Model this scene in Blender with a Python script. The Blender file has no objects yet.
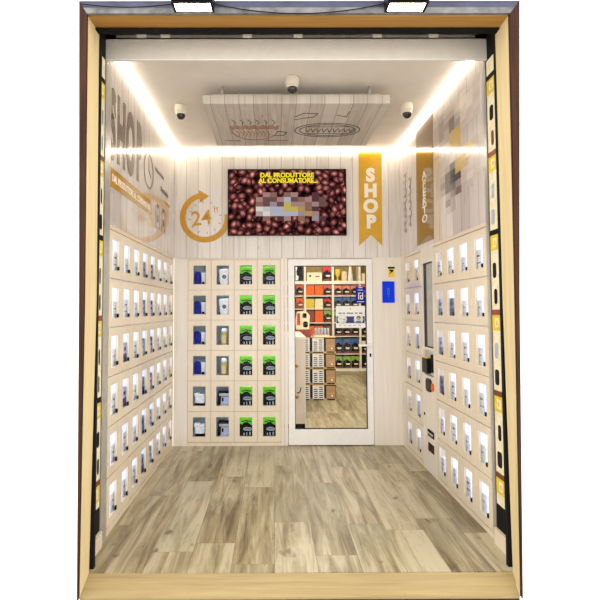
import bpy, bmesh, math, random
from mathutils import Vector, Matrix
random.seed(7)
sc = bpy.context.scene
COL = sc.collection
W, H = 2.56, 3.33            # room width and height
EXP = 1.02
EK = 2 ** -EXP
YF = -2.26                   # front end of the side walls (back wall is y = 0)

# ------------------------------------------------------------------ materials
def lin(c):
    def f(v):
        v /= 255.0
        return v / 12.92 if v <= 0.04045 else ((v + 0.055) / 1.055) ** 2.4
    return (f(c[0]), f(c[1]), f(c[2]), 1.0)

class NT:
    """small helper for node trees"""
    def __init__(s, name):
        s.m = bpy.data.materials.new(name); s.m.use_nodes = True
        s.t = s.m.node_tree; s.t.nodes.clear()
        s.out = s.n('ShaderNodeOutputMaterial')
    def n(s, typ, **kw):
        nd = s.t.nodes.new(typ)
        for k, v in kw.items():
            setattr(nd, k, v)
        return nd
    def put(s, sock, v):
        if isinstance(v, bpy.types.NodeSocket): s.t.links.new(v, sock)
        elif v is not None: sock.default_value = v
    def math(s, op, a, b=None, c=None, clamp=False):
        nd = s.n('ShaderNodeMath', operation=op, use_clamp=clamp)
        s.put(nd.inputs[0], a); s.put(nd.inputs[1], b); s.put(nd.inputs[2], c)
        return nd.outputs[0]
    def mix(s, fac, a, b, blend='MIX'):
        nd = s.n('ShaderNodeMix', data_type='RGBA', blend_type=blend)
        s.put(nd.inputs[0], fac); s.put(nd.inputs[6], a); s.put(nd.inputs[7], b)
        return nd.outputs[2]
    def ramp(s, fac, stops):
        nd = s.n('ShaderNodeValToRGB'); s.put(nd.inputs[0], fac)
        el = nd.color_ramp.elements
        while len(el) < len(stops): el.new(0.5)
        for e, (p, c) in zip(el, stops):
            e.position = p; e.color = c if len(c) == 4 else (*c, 1)
        return nd.outputs[0]
    def xyz(s):
        tc = s.n('ShaderNodeTexCoord'); sp = s.n('ShaderNodeSeparateXYZ')
        s.t.links.new(tc.outputs['Object'], sp.inputs[0])
        return tc.outputs['Object'], sp.outputs[0], sp.outputs[1], sp.outputs[2]
    def vec(s, x, y, z):
        nd = s.n('ShaderNodeCombineXYZ')
        s.put(nd.inputs[0], x); s.put(nd.inputs[1], y); s.put(nd.inputs[2], z)
        return nd.outputs[0]
    def noise(s, v, scale=5, detail=3, rough=0.55, dist=0.0):
        nd = s.n('ShaderNodeTexNoise'); s.put(nd.inputs['Vector'], v)
        nd.inputs['Scale'].default_value = scale; nd.inputs['Detail'].default_value = detail
        nd.inputs['Roughness'].default_value = rough; nd.inputs['Distortion'].default_value = dist
        return nd.outputs[0]
    def bsdf(s, col, rough=0.5, metal=0.0, spec=0.5, coat=0.0, bump=None, bstr=0.1):
        b = s.n('ShaderNodeBsdfPrincipled')
        s.put(b.inputs['Base Color'], col); s.put(b.inputs['Roughness'], rough)
        b.inputs['Metallic'].default_value = metal
        b.inputs['Specular IOR Level'].default_value = spec
        b.inputs['Coat Weight'].default_value = coat
        b.inputs['Coat Roughness'].default_value = 0.04
        if bump is not None:
            bn = s.n('ShaderNodeBump'); bn.inputs['Strength'].default_value = bstr
            bn.inputs['Distance'].default_value = 0.004
            s.put(bn.inputs['Height'], bump); s.t.links.new(bn.outputs[0], b.inputs['Normal'])
        s.t.links.new(b.outputs[0], s.out.inputs[0])
        return s.m

def plain(name, rgb, rough=0.5, metal=0.0, var=0.06, scale=18, spec=0.5, coat=0.0):
    t = NT(name); o, x, y, z = t.xyz()
    c = lin(rgb); n = t.noise(o, scale, 3)
    d = tuple(v * (1 - 2 * var) for v in c[:3]) + (1,)
    u = tuple(min(1, v * (1 + var)) for v in c[:3]) + (1,)
    return t.bsdf(t.ramp(n, [(0.3, d), (0.7, u)]), rough, metal, spec, coat)

def emit(name, rgb, strength):
    t = NT(name); e = t.n('ShaderNodeEmission')
    e.inputs[0].default_value = lin(rgb); e.inputs[1].default_value = strength
    t.t.links.new(e.outputs[0], t.out.inputs[0]); return t.m

def glass(name, tint=(1, 1, 1, 1), refl=1.0):
    t = NT(name)
    tr = t.n('ShaderNodeBsdfTransparent'); tr.inputs[0].default_value = tint
    gl = t.n('ShaderNodeBsdfGlossy'); gl.inputs['Roughness'].default_value = 0.01
    fr = t.n('ShaderNodeFresnel'); fr.inputs[0].default_value = 1.45
    mx = t.n('ShaderNodeMixShader')
    t.t.links.new(t.math('MULTIPLY', fr.outputs[0], refl), mx.inputs[0])
    t.t.links.new(tr.outputs[0], mx.inputs[1]); t.t.links.new(gl.outputs[0], mx.inputs[2])
    t.t.links.new(mx.outputs[0], t.out.inputs[0]); return t.m

def wood(name, light, dark, axis='z', rough=0.4, scale=1.0, spec=0.5, coat=0.0, contrast=(0.25, 0.75)):
    """streaky wood grain running along one axis"""
    t = NT(name); o, x, y, z = t.xyz()
    k = {'x': (0.6, 14, 14), 'y': (14, 0.6, 14), 'z': (14, 14, 0.6)}[axis]
    v = t.vec(t.math('MULTIPLY', x, k[0]), t.math('MULTIPLY', y, k[1]), t.math('MULTIPLY', z, k[2]))
    n = t.noise(v, 2.2 * scale, 5, 0.6, 0.6)
    return t.bsdf(t.ramp(n, [(contrast[0], lin(dark)), (contrast[1], lin(light))]), rough, 0, spec, coat, n, 0.05)

def whitewash(name, light, dark, seam, pitch=0.135, rough=0.12, coat=0.0, spec=0.5, axis='xy'):
    """printed whitewashed planks, upright (axis xy) or along y (axis x)"""
    t = NT(name); o, x, y, z = t.xyz()
    u = t.math('ADD', x, y) if axis == 'xy' else x
    w = z if axis == 'xy' else y
    pl = t.math('FLOOR', t.math('DIVIDE', u, pitch))
    fr = t.math('FRACT', t.math('DIVIDE', u, pitch))
    edge = t.math('MINIMUM', fr, t.math('SUBTRACT', 1.0, fr))
    line = t.math('LESS_THAN', edge, 0.025)
    v = t.vec(t.math('MULTIPLY', u, 16), t.math('MULTIPLY', pl, 3.7), t.math('MULTIPLY', w, 0.9))
    n = t.noise(v, 2.0, 5, 0.65, 0.8)
    wn = t.n('ShaderNodeTexWhiteNoise', noise_dimensions='1D'); t.put(wn.inputs['W'], pl)
    tone = t.math('ADD', t.math('MULTIPLY', n, 0.8), t.math('MULTIPLY', wn.outputs[0], 0.22))
    c = t.ramp(tone, [(0.25, lin(dark)), (0.6, lin(light))])
    kn = t.noise(t.vec(t.math('MULTIPLY', u, 9), pl, t.math('MULTIPLY', w, 2.2)), 3.0, 1)
    c = t.mix(t.math('MULTIPLY', t.math('GREATER_THAN', kn, 0.735), 0.55), c, lin(seam))
    c = t.mix(t.math('MULTIPLY', line, 0.6), c, lin(seam))
    return t.bsdf(c, rough, 0, spec, coat)

def floor_mat():
    t = NT('wood_look_floor_tiles'); o, x, y, z = t.xyz()
    pw, plen = 0.255, 1.24
    fx = t.math('DIVIDE', t.math('ADD', x, 0.155), pw)
    ci = t.math('FLOOR', fx); cf = t.math('FRACT', fx)
    r1 = t.n('ShaderNodeTexWhiteNoise', noise_dimensions='1D'); t.put(r1.inputs['W'], ci)
    fy = t.math('ADD', t.math('DIVIDE', y, plen), r1.outputs[0])
    ri = t.math('FLOOR', fy); rf = t.math('FRACT', fy)
    r2 = t.n('ShaderNodeTexWhiteNoise', noise_dimensions='2D'); t.put(r2.inputs['Vector'], t.vec(ci, ri, 0.0))
    ex = t.math('MULTIPLY', t.math('MINIMUM', cf, t.math('SUBTRACT', 1.0, cf)), pw)
    ey = t.math('MULTIPLY', t.math('MINIMUM', rf, t.math('SUBTRACT', 1.0, rf)), plen)
    seam = t.math('LESS_THAN', t.math('MINIMUM', ex, ey), 0.0016)
    sh = t.math('MULTIPLY', r2.outputs[0], 37.0)
    g = t.noise(t.vec(t.math('ADD', t.math('MULTIPLY', x, 9.0), sh), t.math('ADD', t.math('MULTIPLY', y, 0.8), sh), sh), 1.5, 7, 0.70, 0.7)
    fine = t.noise(t.vec(t.math('MULTIPLY', x, 60.0), t.math('MULTIPLY', y, 3.0), sh), 2.0, 3, 0.6, 0.4)
    tone = t.math('ADD', t.math('ADD', t.math('ADD', t.math('MULTIPLY', g, 1.05), -0.10), t.math('MULTIPLY', fine, 0.12)), t.math('MULTIPLY', r2.outputs[0], 0.16))
    c = t.ramp(tone, [(0.30, lin((78, 60, 36))), (0.40, lin((120, 102, 72))), (0.52, lin((154, 138, 104))), (0.68, lin((188, 175, 144)))])
    cool = t.noise(t.vec(t.math('ADD', x, sh), y, 3.3), 1.1, 2)
    c = t.mix(t.ramp(cool, [(0.45, (0, 0, 0)), (0.62, (0.55, 0.55, 0.55))]), c, t.mix(1.0, c, lin((214, 222, 220)), 'MULTIPLY'))
    kn = t.noise(t.vec(t.math('ADD', t.math('MULTIPLY', x, 5.0), sh), t.math('MULTIPLY', y, 2.6), sh), 1.9, 2, 0.5, 0.3)
    c = t.mix(t.ramp(kn, [(0.69, (0, 0, 0)), (0.76, (0.8, 0.8, 0.8))]), c, lin((88, 66, 40)))
    c = t.mix(t.math('MULTIPLY', seam, 0.75), c, lin((92, 76, 54)))
    return t.bsdf(c, t.ramp(fine, [(0.3, (0.30, 0.30, 0.30)), (0.7, (0.42, 0.42, 0.42))]), 0, 0.4, 0, tone, 0.08)

def beans_mat():
    t = NT('screen_coffee_beans'); o, x, y, z = t.xyz()
    def layer(off, dens):
        v = t.vec(t.math('MULTIPLY', t.math('ADD', x, off), dens), off, t.math('MULTIPLY', z, dens))
        vo = t.n('ShaderNodeTexVoronoi', voronoi_dimensions='3D', feature='F1'); t.put(vo.inputs['Vector'], v)
        vo.inputs['Scale'].default_value = 1.0; vo.inputs['Randomness'].default_value = 0.85
        sv = t.n('ShaderNodeVectorMath', operation='SUBTRACT'); t.put(sv.inputs[0], v); t.put(sv.inputs[1], vo.outputs['Position'])
        s1 = t.n('ShaderNodeSeparateXYZ'); t.put(s1.inputs[0], sv.outputs[0])
        s2 = t.n('ShaderNodeSeparateColor'); t.put(s2.inputs[0], vo.outputs['Color'])
        a = t.math('MULTIPLY', s2.outputs[1], 6.283); ca, sa = t.math('COSINE', a), t.math('SINE', a)
        u = t.math('ADD', t.math('MULTIPLY', s1.outputs[0], ca), t.math('MULTIPLY', s1.outputs[2], sa))
        w = t.math('SUBTRACT', t.math('MULTIPLY', s1.outputs[2], ca), t.math('MULTIPLY', s1.outputs[0], sa))
        d = t.math('SQRT', t.math('ADD', t.math('POWER', t.math('ABSOLUTE', t.math('MULTIPLY', u, 1.7)), 2.0), t.math('POWER', t.math('ABSOLUTE', t.math('MULTIPLY', w, 2.45)), 2.0)))
        body = t.ramp(d, [(0.0, lin((222, 170, 160))), (0.35, lin((152, 92, 84))), (0.7, lin((84, 42, 42))), (1.0, lin((30, 12, 15)))])
        crease = t.math('MULTIPLY', t.math('LESS_THAN', t.math('ABSOLUTE', t.math('ADD', w, t.math('MULTIPLY', u, 0.12))), 0.035), t.math('GREATER_THAN', s2.outputs[2], 0.62))
        body = t.mix(t.math('MULTIPLY', crease, 0.85), body, lin((40, 14, 16)))
        body = t.mix(1.0, body, t.ramp(s2.outputs[0], [(0.0, (0.35, 0.30, 0.33)), (0.5, (0.95, 0.85, 0.85)), (1.0, (1.7, 1.6, 1.55))]), 'MULTIPLY')
        return body, t.math('LESS_THAN', d, 1.0)
    b1, m1 = layer(0.37, 10.5); b2, m2 = layer(5.13, 10.5); b3, m3 = layer(9.71, 12.0)
    c = t.mix(m3, lin((14, 5, 9)), t.mix(1.0, b3, (0.25, 0.2, 0.22, 1), 'MULTIPLY'))
    c = t.mix(m2, c, t.mix(1.0, b2, (0.6, 0.52, 0.54, 1), 'MULTIPLY')); c = t.mix(m1, c, b1)
    e = t.n('ShaderNodeEmission'); t.put(e.inputs[0], c); e.inputs[1].default_value = 1.05 * EK
    t.t.links.new(e.outputs[0], t.out.inputs[0]); return t.m

M = {}
M['cream'] = wood('cream_laminate', (232, 218, 194), (223, 206, 179), 'z', 0.22, 1.2, coat=0.15)
M['carcass'] = wood('cream_carcass', (214, 192, 158), (198, 174, 138), 'z', 0.4)
M['edge'] = plain('brown_carcass_edge', (120, 96, 66), 0.6)
M['panel_cream'] = wood('pale_cream_panel', (236, 227, 212), (226, 215, 197), 'z', 0.25, 1.0, coat=0.1)
M['wall_print'] = whitewash('whitewashed_plank_print', (226, 219, 211), (198, 188, 176), (132, 118, 106), rough=0.35)
M['wall_gloss'] = whitewash('whitewashed_plank_print_glossy', (222, 213, 206), (198, 187, 178), (146, 132, 122), pitch=0.16, rough=0.07, coat=1.0)
M['canvas'] = whitewash('whitewashed_plank_canvas', (210, 202, 190), (176, 165, 150), (98, 84, 70), pitch=0.115, rough=0.6, axis='x')
M['ceiling'] = plain('ceiling_paint', (236, 229, 219), 0.7, var=0.02, scale=6)
M['beam'] = plain('beam_paint', (208, 199, 184), 0.6, var=0.02)
M['floor'] = floor_mat()
M['jamb'] = wood('pale_yellow_wood', (224, 205, 158), (206, 182, 130), 'z', 0.7, 1.2)
M['jamb_x'] = wood('pale_yellow_wood_board', (170, 150, 104), (140, 118, 76), 'x', 0.6, 1.2)
M['soffit'] = wood('brown_soffit_board', (186, 140, 68), (150, 104, 44), 'x', 0.5, 1.2)
M['trim_dark'] = wood('dark_brown_trim', (76, 46, 30), (34, 16, 13), 'z', 0.7, spec=0.15)
M['white_plaster'] = plain('white_plaster', (250, 250, 250), 0.8, var=0.01)
M['blue_metal'] = plain('blue_grey_metal', (58, 60, 86), 0.5, var=0.2, scale=9)
M['grey_metal'] = plain('weathered_grey_metal', (112, 112, 112), 0.55, var=0.25, scale=14)
M['paving'] = plain('grey_paving', (176, 174, 170), 0.8, var=0.1)
M['metal'] = plain('brushed_aluminium', (196, 192, 184), 0.28, 0.55, var=0.05)
M['steel_dark'] = plain('dark_steel', (22, 20, 19), 0.6, 0.0, spec=0.1)
M['white'] = plain('white_enamel', (240, 236, 228), 0.3, var=0.02)
M['offwhite'] = plain('offwhite_plastic', (236, 226, 208), 0.35, var=0.02)
M['black'] = plain('black_plastic', (12, 11, 13), 0.4, var=0.1, spec=0.15)
M['dome'] = plain('black_dome_glass', (8, 8, 10), 0.06, spec=0.8)
M['rubber'] = plain('black_rubber', (30, 30, 32), 0.7)
M['glass'] = glass('clear_glass', (0.97, 0.985, 0.98, 1), 0.2)
M['pane'] = glass('locker_glass', (0.97, 0.985, 1, 1), 0.15)
M['gold'] = plain('ochre_print', (198, 144, 22), 0.35, var=0.07, scale=7)
M['gold_gloss'] = plain('ochre_gloss_print', (196, 146, 44), 0.1, var=0.05, scale=7, coat=0.6)
M['yellow'] = plain('yellow_ribbon_print', (210, 160, 24), 0.35, var=0.05, scale=5)
def ribbon_mat():
    t = NT('gold_brown_ribbon_print'); o, x, y, z = t.xyz()
    n = t.noise(o, 5, 3)
    f = t.math('ADD', t.math('DIVIDE', t.math('SUBTRACT', z, 2.13), 1.2), t.math('MULTIPLY', t.math('SUBTRACT', n, 0.5), 0.25))
    c = t.ramp(f, [(0.0, lin((120, 92, 56))), (0.12, lin((158, 92, 24))), (0.5, lin((176, 112, 28))), (0.8, lin((206, 152, 40))), (1.0, lin((160, 132, 104)))])
    return t.bsdf(c, 0.1, 0, 0.5, 0.6)
M['ribbon_brown'] = ribbon_mat()
M['letter_white'] = plain('white_letter_print', (240, 232, 214), 0.4, var=0.02)
M['letter_brown'] = plain('brown_letter_print', (112, 92, 70), 0.12, var=0.12, scale=5, coat=0.6)
M['ink_grey'] = plain('grey_ink', (140, 130, 120), 0.4)
M['ink_dark'] = plain('dark_ink', (60, 46, 36), 0.5)
M['ink_orange'] = plain('orange_brown_ink', (186, 106, 48), 0.5, var=0.2)
M['led_white'] = emit('warm_white_led', (255, 243, 224), 8.0)
M['led_cool'] = emit('cool_white_led', (240, 245, 255), 7.0)
M['led_panel'] = emit('cool_white_light_panel', (206, 219, 255), 1.5)
M['lamp_glow'] = emit('warm_lamp_glow', (255, 236, 204), 16.0)
M['shop_fill'] = emit('shop_fill_light', (255, 248, 236), 11.0)
M['int_white'] = plain('white_compartment', (236, 238, 246), 0.4, var=0.02)
M['int_grey'] = plain('grey_compartment', (158, 172, 178), 0.5, var=0.04)
M['beans'] = beans_mat()
M['screen_yellow'] = emit('screen_yellow_text', (250, 232, 40), 1.0 * EK)
M['blue_sheet'] = plain('vivid_blue_plastic', (6, 60, 240), 0.45, var=0.08, scale=6, spec=0.1)
M['blue_dark'] = plain('navy_blue_print', (26, 28, 148), 0.4, var=0.08, spec=0.15)
M['navy'] = plain('navy_band_print', (22, 36, 104), 0.4)
M['poster_white'] = plain('white_poster_paper', (238, 236, 226), 0.5, var=0.02)
M['yellow_sign'] = plain('yellow_sign_print', (244, 206, 40), 0.4, var=0.03)
M['skin'] = plain('printed_portrait_tone', (216, 170, 140), 0.5)
M['kraft'] = wood('brown_crate_wood', (188, 150, 104), (150, 112, 70), 'x', 0.6)
M['tan'] = plain('tan_crate_edge', (206, 168, 96), 0.6)
M['crate_black'] = plain('black_crate', (16, 14, 13), 0.6, spec=0.1)
M['crate_white'] = plain('pale_grey_crate_front', (222, 220, 218), 0.5)
M['counter'] = wood('pale_pink_counter', (240, 228, 216), (232, 216, 202), 'z', 0.35)
M['brass'] = plain('brass', (214, 166, 70), 0.3, 0.6)
M['shelf_white'] = plain('shelf_cream', (238, 230, 212), 0.4, var=0.03)
M['shelf_back'] = plain('shelf_dark_back', (46, 30, 24), 0.7)
M['shelf_yellow_lit'] = plain('shelf_yellow_lit_back', (160, 130, 40), 0.5, var=0.15)  # yellow light on the wooden back put into its colour
M['shop_wall'] = plain('shop_wall', (216, 200, 172), 0.7)
PAL = dict(red=(206, 52, 42), orange=(238, 104, 26), blue=(72, 100, 158), green=(142, 176, 74), pink=(214, 96, 84),
           brown=(120, 66, 40), black=(9, 8, 9), cream=(238, 226, 190), yellow=(226, 196, 60), salmon=(226, 130, 100),
           grey=(176, 182, 190), lgreen=(110, 214, 32), steel=(190, 192, 196), redbrown=(150, 70, 56), white=(240, 240, 242),
           royal=(24, 26, 142), lilac=(190, 194, 226), slate=(104, 128, 156), plum=(70, 46, 110), gold=(206, 176, 90), beige=(226, 206, 160),
           dgreen=(40, 92, 24))
for k, c in PAL.items():
    M['c_' + k] = plain('pack_' + k, c, 0.4, var=0.08, scale=25, spec=0.12)

# ------------------------------------------------------------------ mesh building
class MB:
    def __init__(s): s.v = []; s.f = []; s.mi = []; s.mats = []; s.sm = []
    def _m(s, mat):
        if mat not in s.mats: s.mats.append(mat)
        return s.mats.index(mat)
    def add(s, vs, fs, mat, smooth=False):
        b = len(s.v); s.v += [tuple(v) for v in vs]; i = s._m(mat)
        for f in fs:
            s.f.append([b + k for k in f]); s.mi.append(i); s.sm.append(smooth)
        return s
    def box(s, x0, x1, y0, y1, z0, z1, mat):
        vs = [(x, y, z) for x in (x0, x1) for y in (y0, y1) for z in (z0, z1)]
        return s.add(vs, [(0, 1, 3, 2), (4, 6, 7, 5), (0, 4, 5, 1), (2, 3, 7, 6), (0, 2, 6, 4), (1, 5, 7, 3)], mat)
    def tbox(s, T, u0, u1, v0, v1, w0, w1, mat):
        vs = [T(u, v, w) for u in (u0, u1) for v in (v0, v1) for w in (w0, w1)]
        return s.add(vs, [(0, 1, 3, 2), (4, 6, 7, 5), (0, 4, 5, 1), (2, 3, 7, 6), (0, 2, 6, 4), (1, 5, 7, 3)], mat)
    def ring(s, T, o, h, w0, w1, mat):
        """rectangular plate o=(u0,u1,v0,v1) with a rectangular hole h"""
        def q(r, w): return [T(r[0], r[2], w), T(r[1], r[2], w), T(r[1], r[3], w), T(r[0], r[3], w)]
        vs = q(o, w0) + q(h, w0) + q(o, w1) + q(h, w1); fs = []
        for k in range(4):
            n = (k + 1) % 4
            fs += [(k, n, 4 + n, 4 + k), (8 + k, 12 + k, 12 + n, 8 + n), (k, 8 + k, 8 + n, n), (4 + k, 4 + n, 12 + n, 12 + k)]
        return s.add(vs, fs, mat)
    def prism(s, T, poly, w0, w1, mat, smooth=False):
        n = len(poly)
        vs = [T(u, v, w0) for u, v in poly] + [T(u, v, w1) for u, v in poly]
        return s.add(vs, [list(range(n)), list(range(2 * n - 1, n - 1, -1))] + [(k, (k + 1) % n, n + (k + 1) % n, n + k) for k in range(n)], mat, smooth)
    def lathe(s, prof, cx, cy, cz, mat, n=28, axis='z', smooth=True):
        vs = []; fs = []
        for r, h in prof:
            for k in range(n):
                a = 2 * math.pi * k / n; p, q = r * math.cos(a), r * math.sin(a)
                vs.append({'z': (cx + p, cy + q, cz + h), 'y': (cx + p, cy + h, cz + q), 'x': (cx + h, cy + p, cz + q)}[axis])
        for j in range(len(prof) - 1):
            for k in range(n):
                fs.append((j * n + k, j * n + (k + 1) % n, (j + 1) * n + (k + 1) % n, (j + 1) * n + k))
        fs.append(list(range(n))); fs.append(list(range((len(prof) - 1) * n, len(prof) * n)))
        return s.add(vs, fs, mat, smooth)
    def tube(s, pts, r, mat, n=8):
        vs = []; fs = []; P = [Vector(p) for p in pts]
        for i, p in enumerate(P):
            d = (P[min(i + 1, len(P) - 1)] - P[max(i - 1, 0)]).normalized()
            a = d.orthogonal().normalized() if i == 0 else (a - d * a.dot(d)).normalized()
            b = d.cross(a)
            for k in range(n):
                t = 2 * math.pi * k / n; vs.append(p + (a * math.cos(t) + b * math.sin(t)) * r)
        for j in range(len(P) - 1):
            for k in range(n):
                fs.append((j * n + k, j * n + (k + 1) % n, (j + 1) * n + (k + 1) % n, (j + 1) * n + k))
        fs.append(list(range(n))); fs.append(list(range((len(P) - 1) * n, len(P) * n)))
        return s.add(vs, fs, mat, True)
    def text(s, body, mat, size, o, ax, ay, az, depth=0.002, align='CENTER', space=1.0, sx=1.0, bold=0.0, ls=1.0):
        cu = bpy.data.curves.new('t', 'FONT'); cu.body = body; cu.size = size; cu.extrude = depth / 2
        cu.align_x = align; cu.space_character = space; cu.offset = bold; cu.resolution_u = 4; cu.space_line = ls
        ob = bpy.data.objects.new('t', cu); COL.objects.link(ob); bpy.context.view_layer.update()
        me = bpy.data.meshes.new_from_object(ob.evaluated_get(bpy.context.evaluated_depsgraph_get()))
        o, ax, ay, az = map(Vector, (o, ax, ay, az))
        s.add([o + ax * v.co.x * sx + ay * v.co.y + az * (v.co.z + depth / 2) for v in me.vertices], [list(p.vertices) for p in me.polygons], mat)
        bpy.data.objects.remove(ob); bpy.data.curves.remove(cu); bpy.data.meshes.remove(me)
        return s
    def build(s, name, parent=None, recalc=True, bevel=0):
        off = wl(parent) if parent else Vector((0, 0, 0))
        me = bpy.data.meshes.new(name)
        me.from_pydata([Vector(v) - off for v in s.v], [], s.f)
        for m in s.mats: me.materials.append(M[m])
        for p, i, sm in zip(me.polygons, s.mi, s.sm): p.material_index = i; p.use_smooth = sm
        if recalc:
            bm = bmesh.new(); bm.from_mesh(me); bmesh.ops.recalc_face_normals(bm, faces=bm.faces); bm.to_mesh(me); bm.free()
        me.update()
        o = bpy.data.objects.new(name, me); COL.objects.link(o)
        if parent: o.parent = parent
        if bevel:
            b = o.modifiers.new('bevel', 'BEVEL'); b.width = bevel; b.segments = 2; b.limit_method = 'ANGLE'
        return o

def wl(o):
    v = Vector(o.location)
    while o.parent: o = o.parent; v += o.location
    return v
def tag(o, label=None, cat=None, group=None, kind=None):
    if label: o['label'] = label
    if cat: o['category'] = cat
    if group: o['group'] = group
    if kind: o['kind'] = kind
    return o
def thing(name, label, cat, loc, group=None):
    o = bpy.data.objects.new(name, None); o.empty_display_size = 0.05
    COL.objects.link(o); o.location = loc
    return tag(o, label, cat, group)
def struct(name, mb, label=None, cat=None, bevel=0):
    return tag(mb.build(name, bevel=bevel), label, cat, None, 'structure')
def inst(mesh, name, loc, parent=None):
    o = bpy.data.objects.new(name, mesh); COL.objects.link(o)
    o.location = Vector(loc) - (wl(parent) if parent else Vector((0, 0, 0)))
    if parent: o.parent = parent
    return o
def copy_tree(o, parent=None):
    c = o.copy(); COL.objects.link(c); c.parent = parent
    for ch in list(o.children): copy_tree(ch, c)
    return c

TB = lambda u, v, w: (u, w, v)            # back wall:  u = x, v = z, w into the wall (+y)
TL = lambda u, v, w: (-w, u, v)           # left wall:  u = y
TR = lambda u, v, w: (W + w, u, v)        # right wall: u = y
AXB = ((1, 0, 0), (0, 0, 1), (0, -1, 0)); AXL = ((0, 1, 0), (0, 0, 1), (1, 0, 0)); AXR = ((0, -1, 0), (0, 0, 1), (-1, 0, 0))

# ------------------------------------------------------------------ setting
TOPZ = 2.10                                # top of the locker walls
struct('floor', MB().box(-0.36, W + 0.36, -2.53, 0.0, -0.1, 0.0, 'floor').box(0.03, 2.51, -2.578, -2.53, -0.1, 0.0, 'floor').box(0.2, 4.4, 0.0, 6.95, -0.1, 0.0, 'floor'), 'wood-look tiled floor of grey brown planks', 'floor')
struct('ceiling', MB().box(-0.12, W + 0.12, YF, 0.1, H, H + 0.1, 'ceiling'), 'flat off-white ceiling', 'ceiling')
struct('wall_back', MB().box(-0.1, W + 0.1, 0.0, 0.1, TOPZ - 0.01, H, 'wall_print').box(2.243, W + 0.36, 0.0, 0.1, 0.0, TOPZ - 0.01, 'panel_cream'), 'back wall with whitewashed plank print above a cream panel', 'wall')
struct('wall_left', MB().box(-0.1, 0.0, -2.16, 0.0, TOPZ, H, 'wall_gloss'), 'glossy left wall printed with whitewashed planks', 'wall')
struct('wall_right', MB().box(W, W + 0.1, -2.2, 0.0, TOPZ, H, 'wall_gloss').box(W, W + 0.1, -0.105, 0.0, 0, TOPZ, 'panel_cream'), 'glossy right wall printed with whitewashed planks', 'wall')
struct('trim_1', MB().box(-0.1, 0.006, -2.268, -2.16, 0.0, 3.184, 'metal'), 'metal end post of the left locker wall', 'trim')
struct('trim_2', MB().box(W - 0.006, W + 0.1, -2.24, -2.2, 0.0, 3.184, 'metal'), 'metal end post of the right locker wall', 'trim')
struct('trim_3', MB().box(-0.1, W + 0.1, YF, YF + 0.014, 3.19, 3.43, 'beam').box(-0.1, W + 0.1, YF - 0.004, YF + 0.016, 3.185, 3.19, 'white'), 'off-white beam across the front under the ceiling', 'beam')  # lower lip coloured white to stand for the LED light it catches
# returns between the locker walls and the wooden shopfront frame
struct('wall_left_return', MB().box(-0.1, 0.0, -2.535, -2.268, 0, 3.42, 'steel_dark').box(0.0, 0.062, -2.533, -2.505, 0.0, 3.2, 'steel_dark'))
struct('wall_right_return', MB().box(W, W + 0.1, -2.535, -2.24, 0, 3.42, 'steel_dark').box(2.49, W, -2.533, -2.505, 0.0, 3.2, 'steel_dark'))
struct('baseboard_left', MB().box(0.0, 0.02, -2.50, -2.27, 0, 0.10, 'cream'), None, None)
struct('baseboard_right', MB().box(W - 0.02, W, -2.50, -2.242, 0, 0.10, 'cream'), None, None)
rail = MB().box(-0.1, W + 0.1, -2.42, YF - 0.022, 3.36, 3.43, 'steel_dark').box(0.0, W, -2.60, -2.545, 3.197, 3.206, 'steel_dark')
struct('trim_4', rail, 'dark shutter track behind the wooden frame', 'trim')
t = thing('curtain_rail', 'long pale metal rail with small clips under the dark shutter track', 'rail', (W / 2, -2.27, 3.345))
MB().box(0.07, W - 0.08, -2.272, -2.261, 3.338, 3.352, 'metal').build('rail', t)
for x in (0.24, 0.40, 0.95, 1.29, 1.82, 2.2):
    MB().box(x - 0.03, x + 0.03, -2.282, -2.272, 3.332, 3.356, 'offwhite').build('clip', t)

# wooden shopfront frame (four boards)
def board(name, pts, mat, label):
    mb = MB(); mb.add(pts, [(0, 1, 2, 3), (4, 7, 6, 5), (0, 4, 5, 1), (1, 5, 6, 2), (2, 6, 7, 3), (3, 7, 4, 0)], mat)
    return struct(name, mb, label, 'door frame')
yf, yb = -2.713, -2.535
fl = [(0.052, yf, 3.209), (0.061, yf, 1.57), (0.054, yf, -0.058), (0.052, -2.575, 0.0), (0.060, yb, 1.57), (0.052, yb, 3.212)]
fr_ = [(2.483, yf, 3.207), (2.475, yf, 1.56), (2.463, yf, -0.062), (2.486, -2.592, 0.0), (2.494, yb, 1.56), (2.491, yb, 3.206)]
for nm, P6, d, lab in (('trim_5', fl, -0.05, 'pale wooden left jamb of the shopfront frame'), ('trim_6', fr_, 0.05, 'pale wooden right jamb of the shopfront frame')):
    mb = MB(); mb.add(P6 + [(x + d, y, z) for x, y, z in P6], [(0, 1, 4, 5), (1, 2, 3, 4), (6, 11, 10, 7), (7, 10, 9, 8)] + [(k, (k + 1) % 6, 6 + (k + 1) % 6, 6 + k) for k in range(6)], 'jamb')
    struct(nm, mb, lab, 'door frame')
tp = [(0.0, yf, 3.209), (2.55, yf, 3.207), (2.55, yb, 3.207), (0.0, yb, 3.213)]
board('trim_7', tp + [(x, y, z + 0.06) for x, y, z in tp], 'soffit', 'brown wooden head board of the shopfront frame')
sl = [(0.054, yf, -0.058), (2.463, yf, -0.062), (2.486, -2.588, -0.0005), (0.052, -2.578, -0.0005)]
board('trim_8', sl + [(x, y, z - 0.012 if k < 2 else -0.072) for k, (x, y, z) in enumerate(sl)], 'jamb_x', 'pale wooden sill board of the shopfront')
struct('trim_9', MB().box(0.054, 2.463, -2.712, -2.60, -0.15, -0.074, 'trim_dark'), 'dark base under the wooden sill', 'trim')
pz = lambda u, v, w: (u, w, v)
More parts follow.
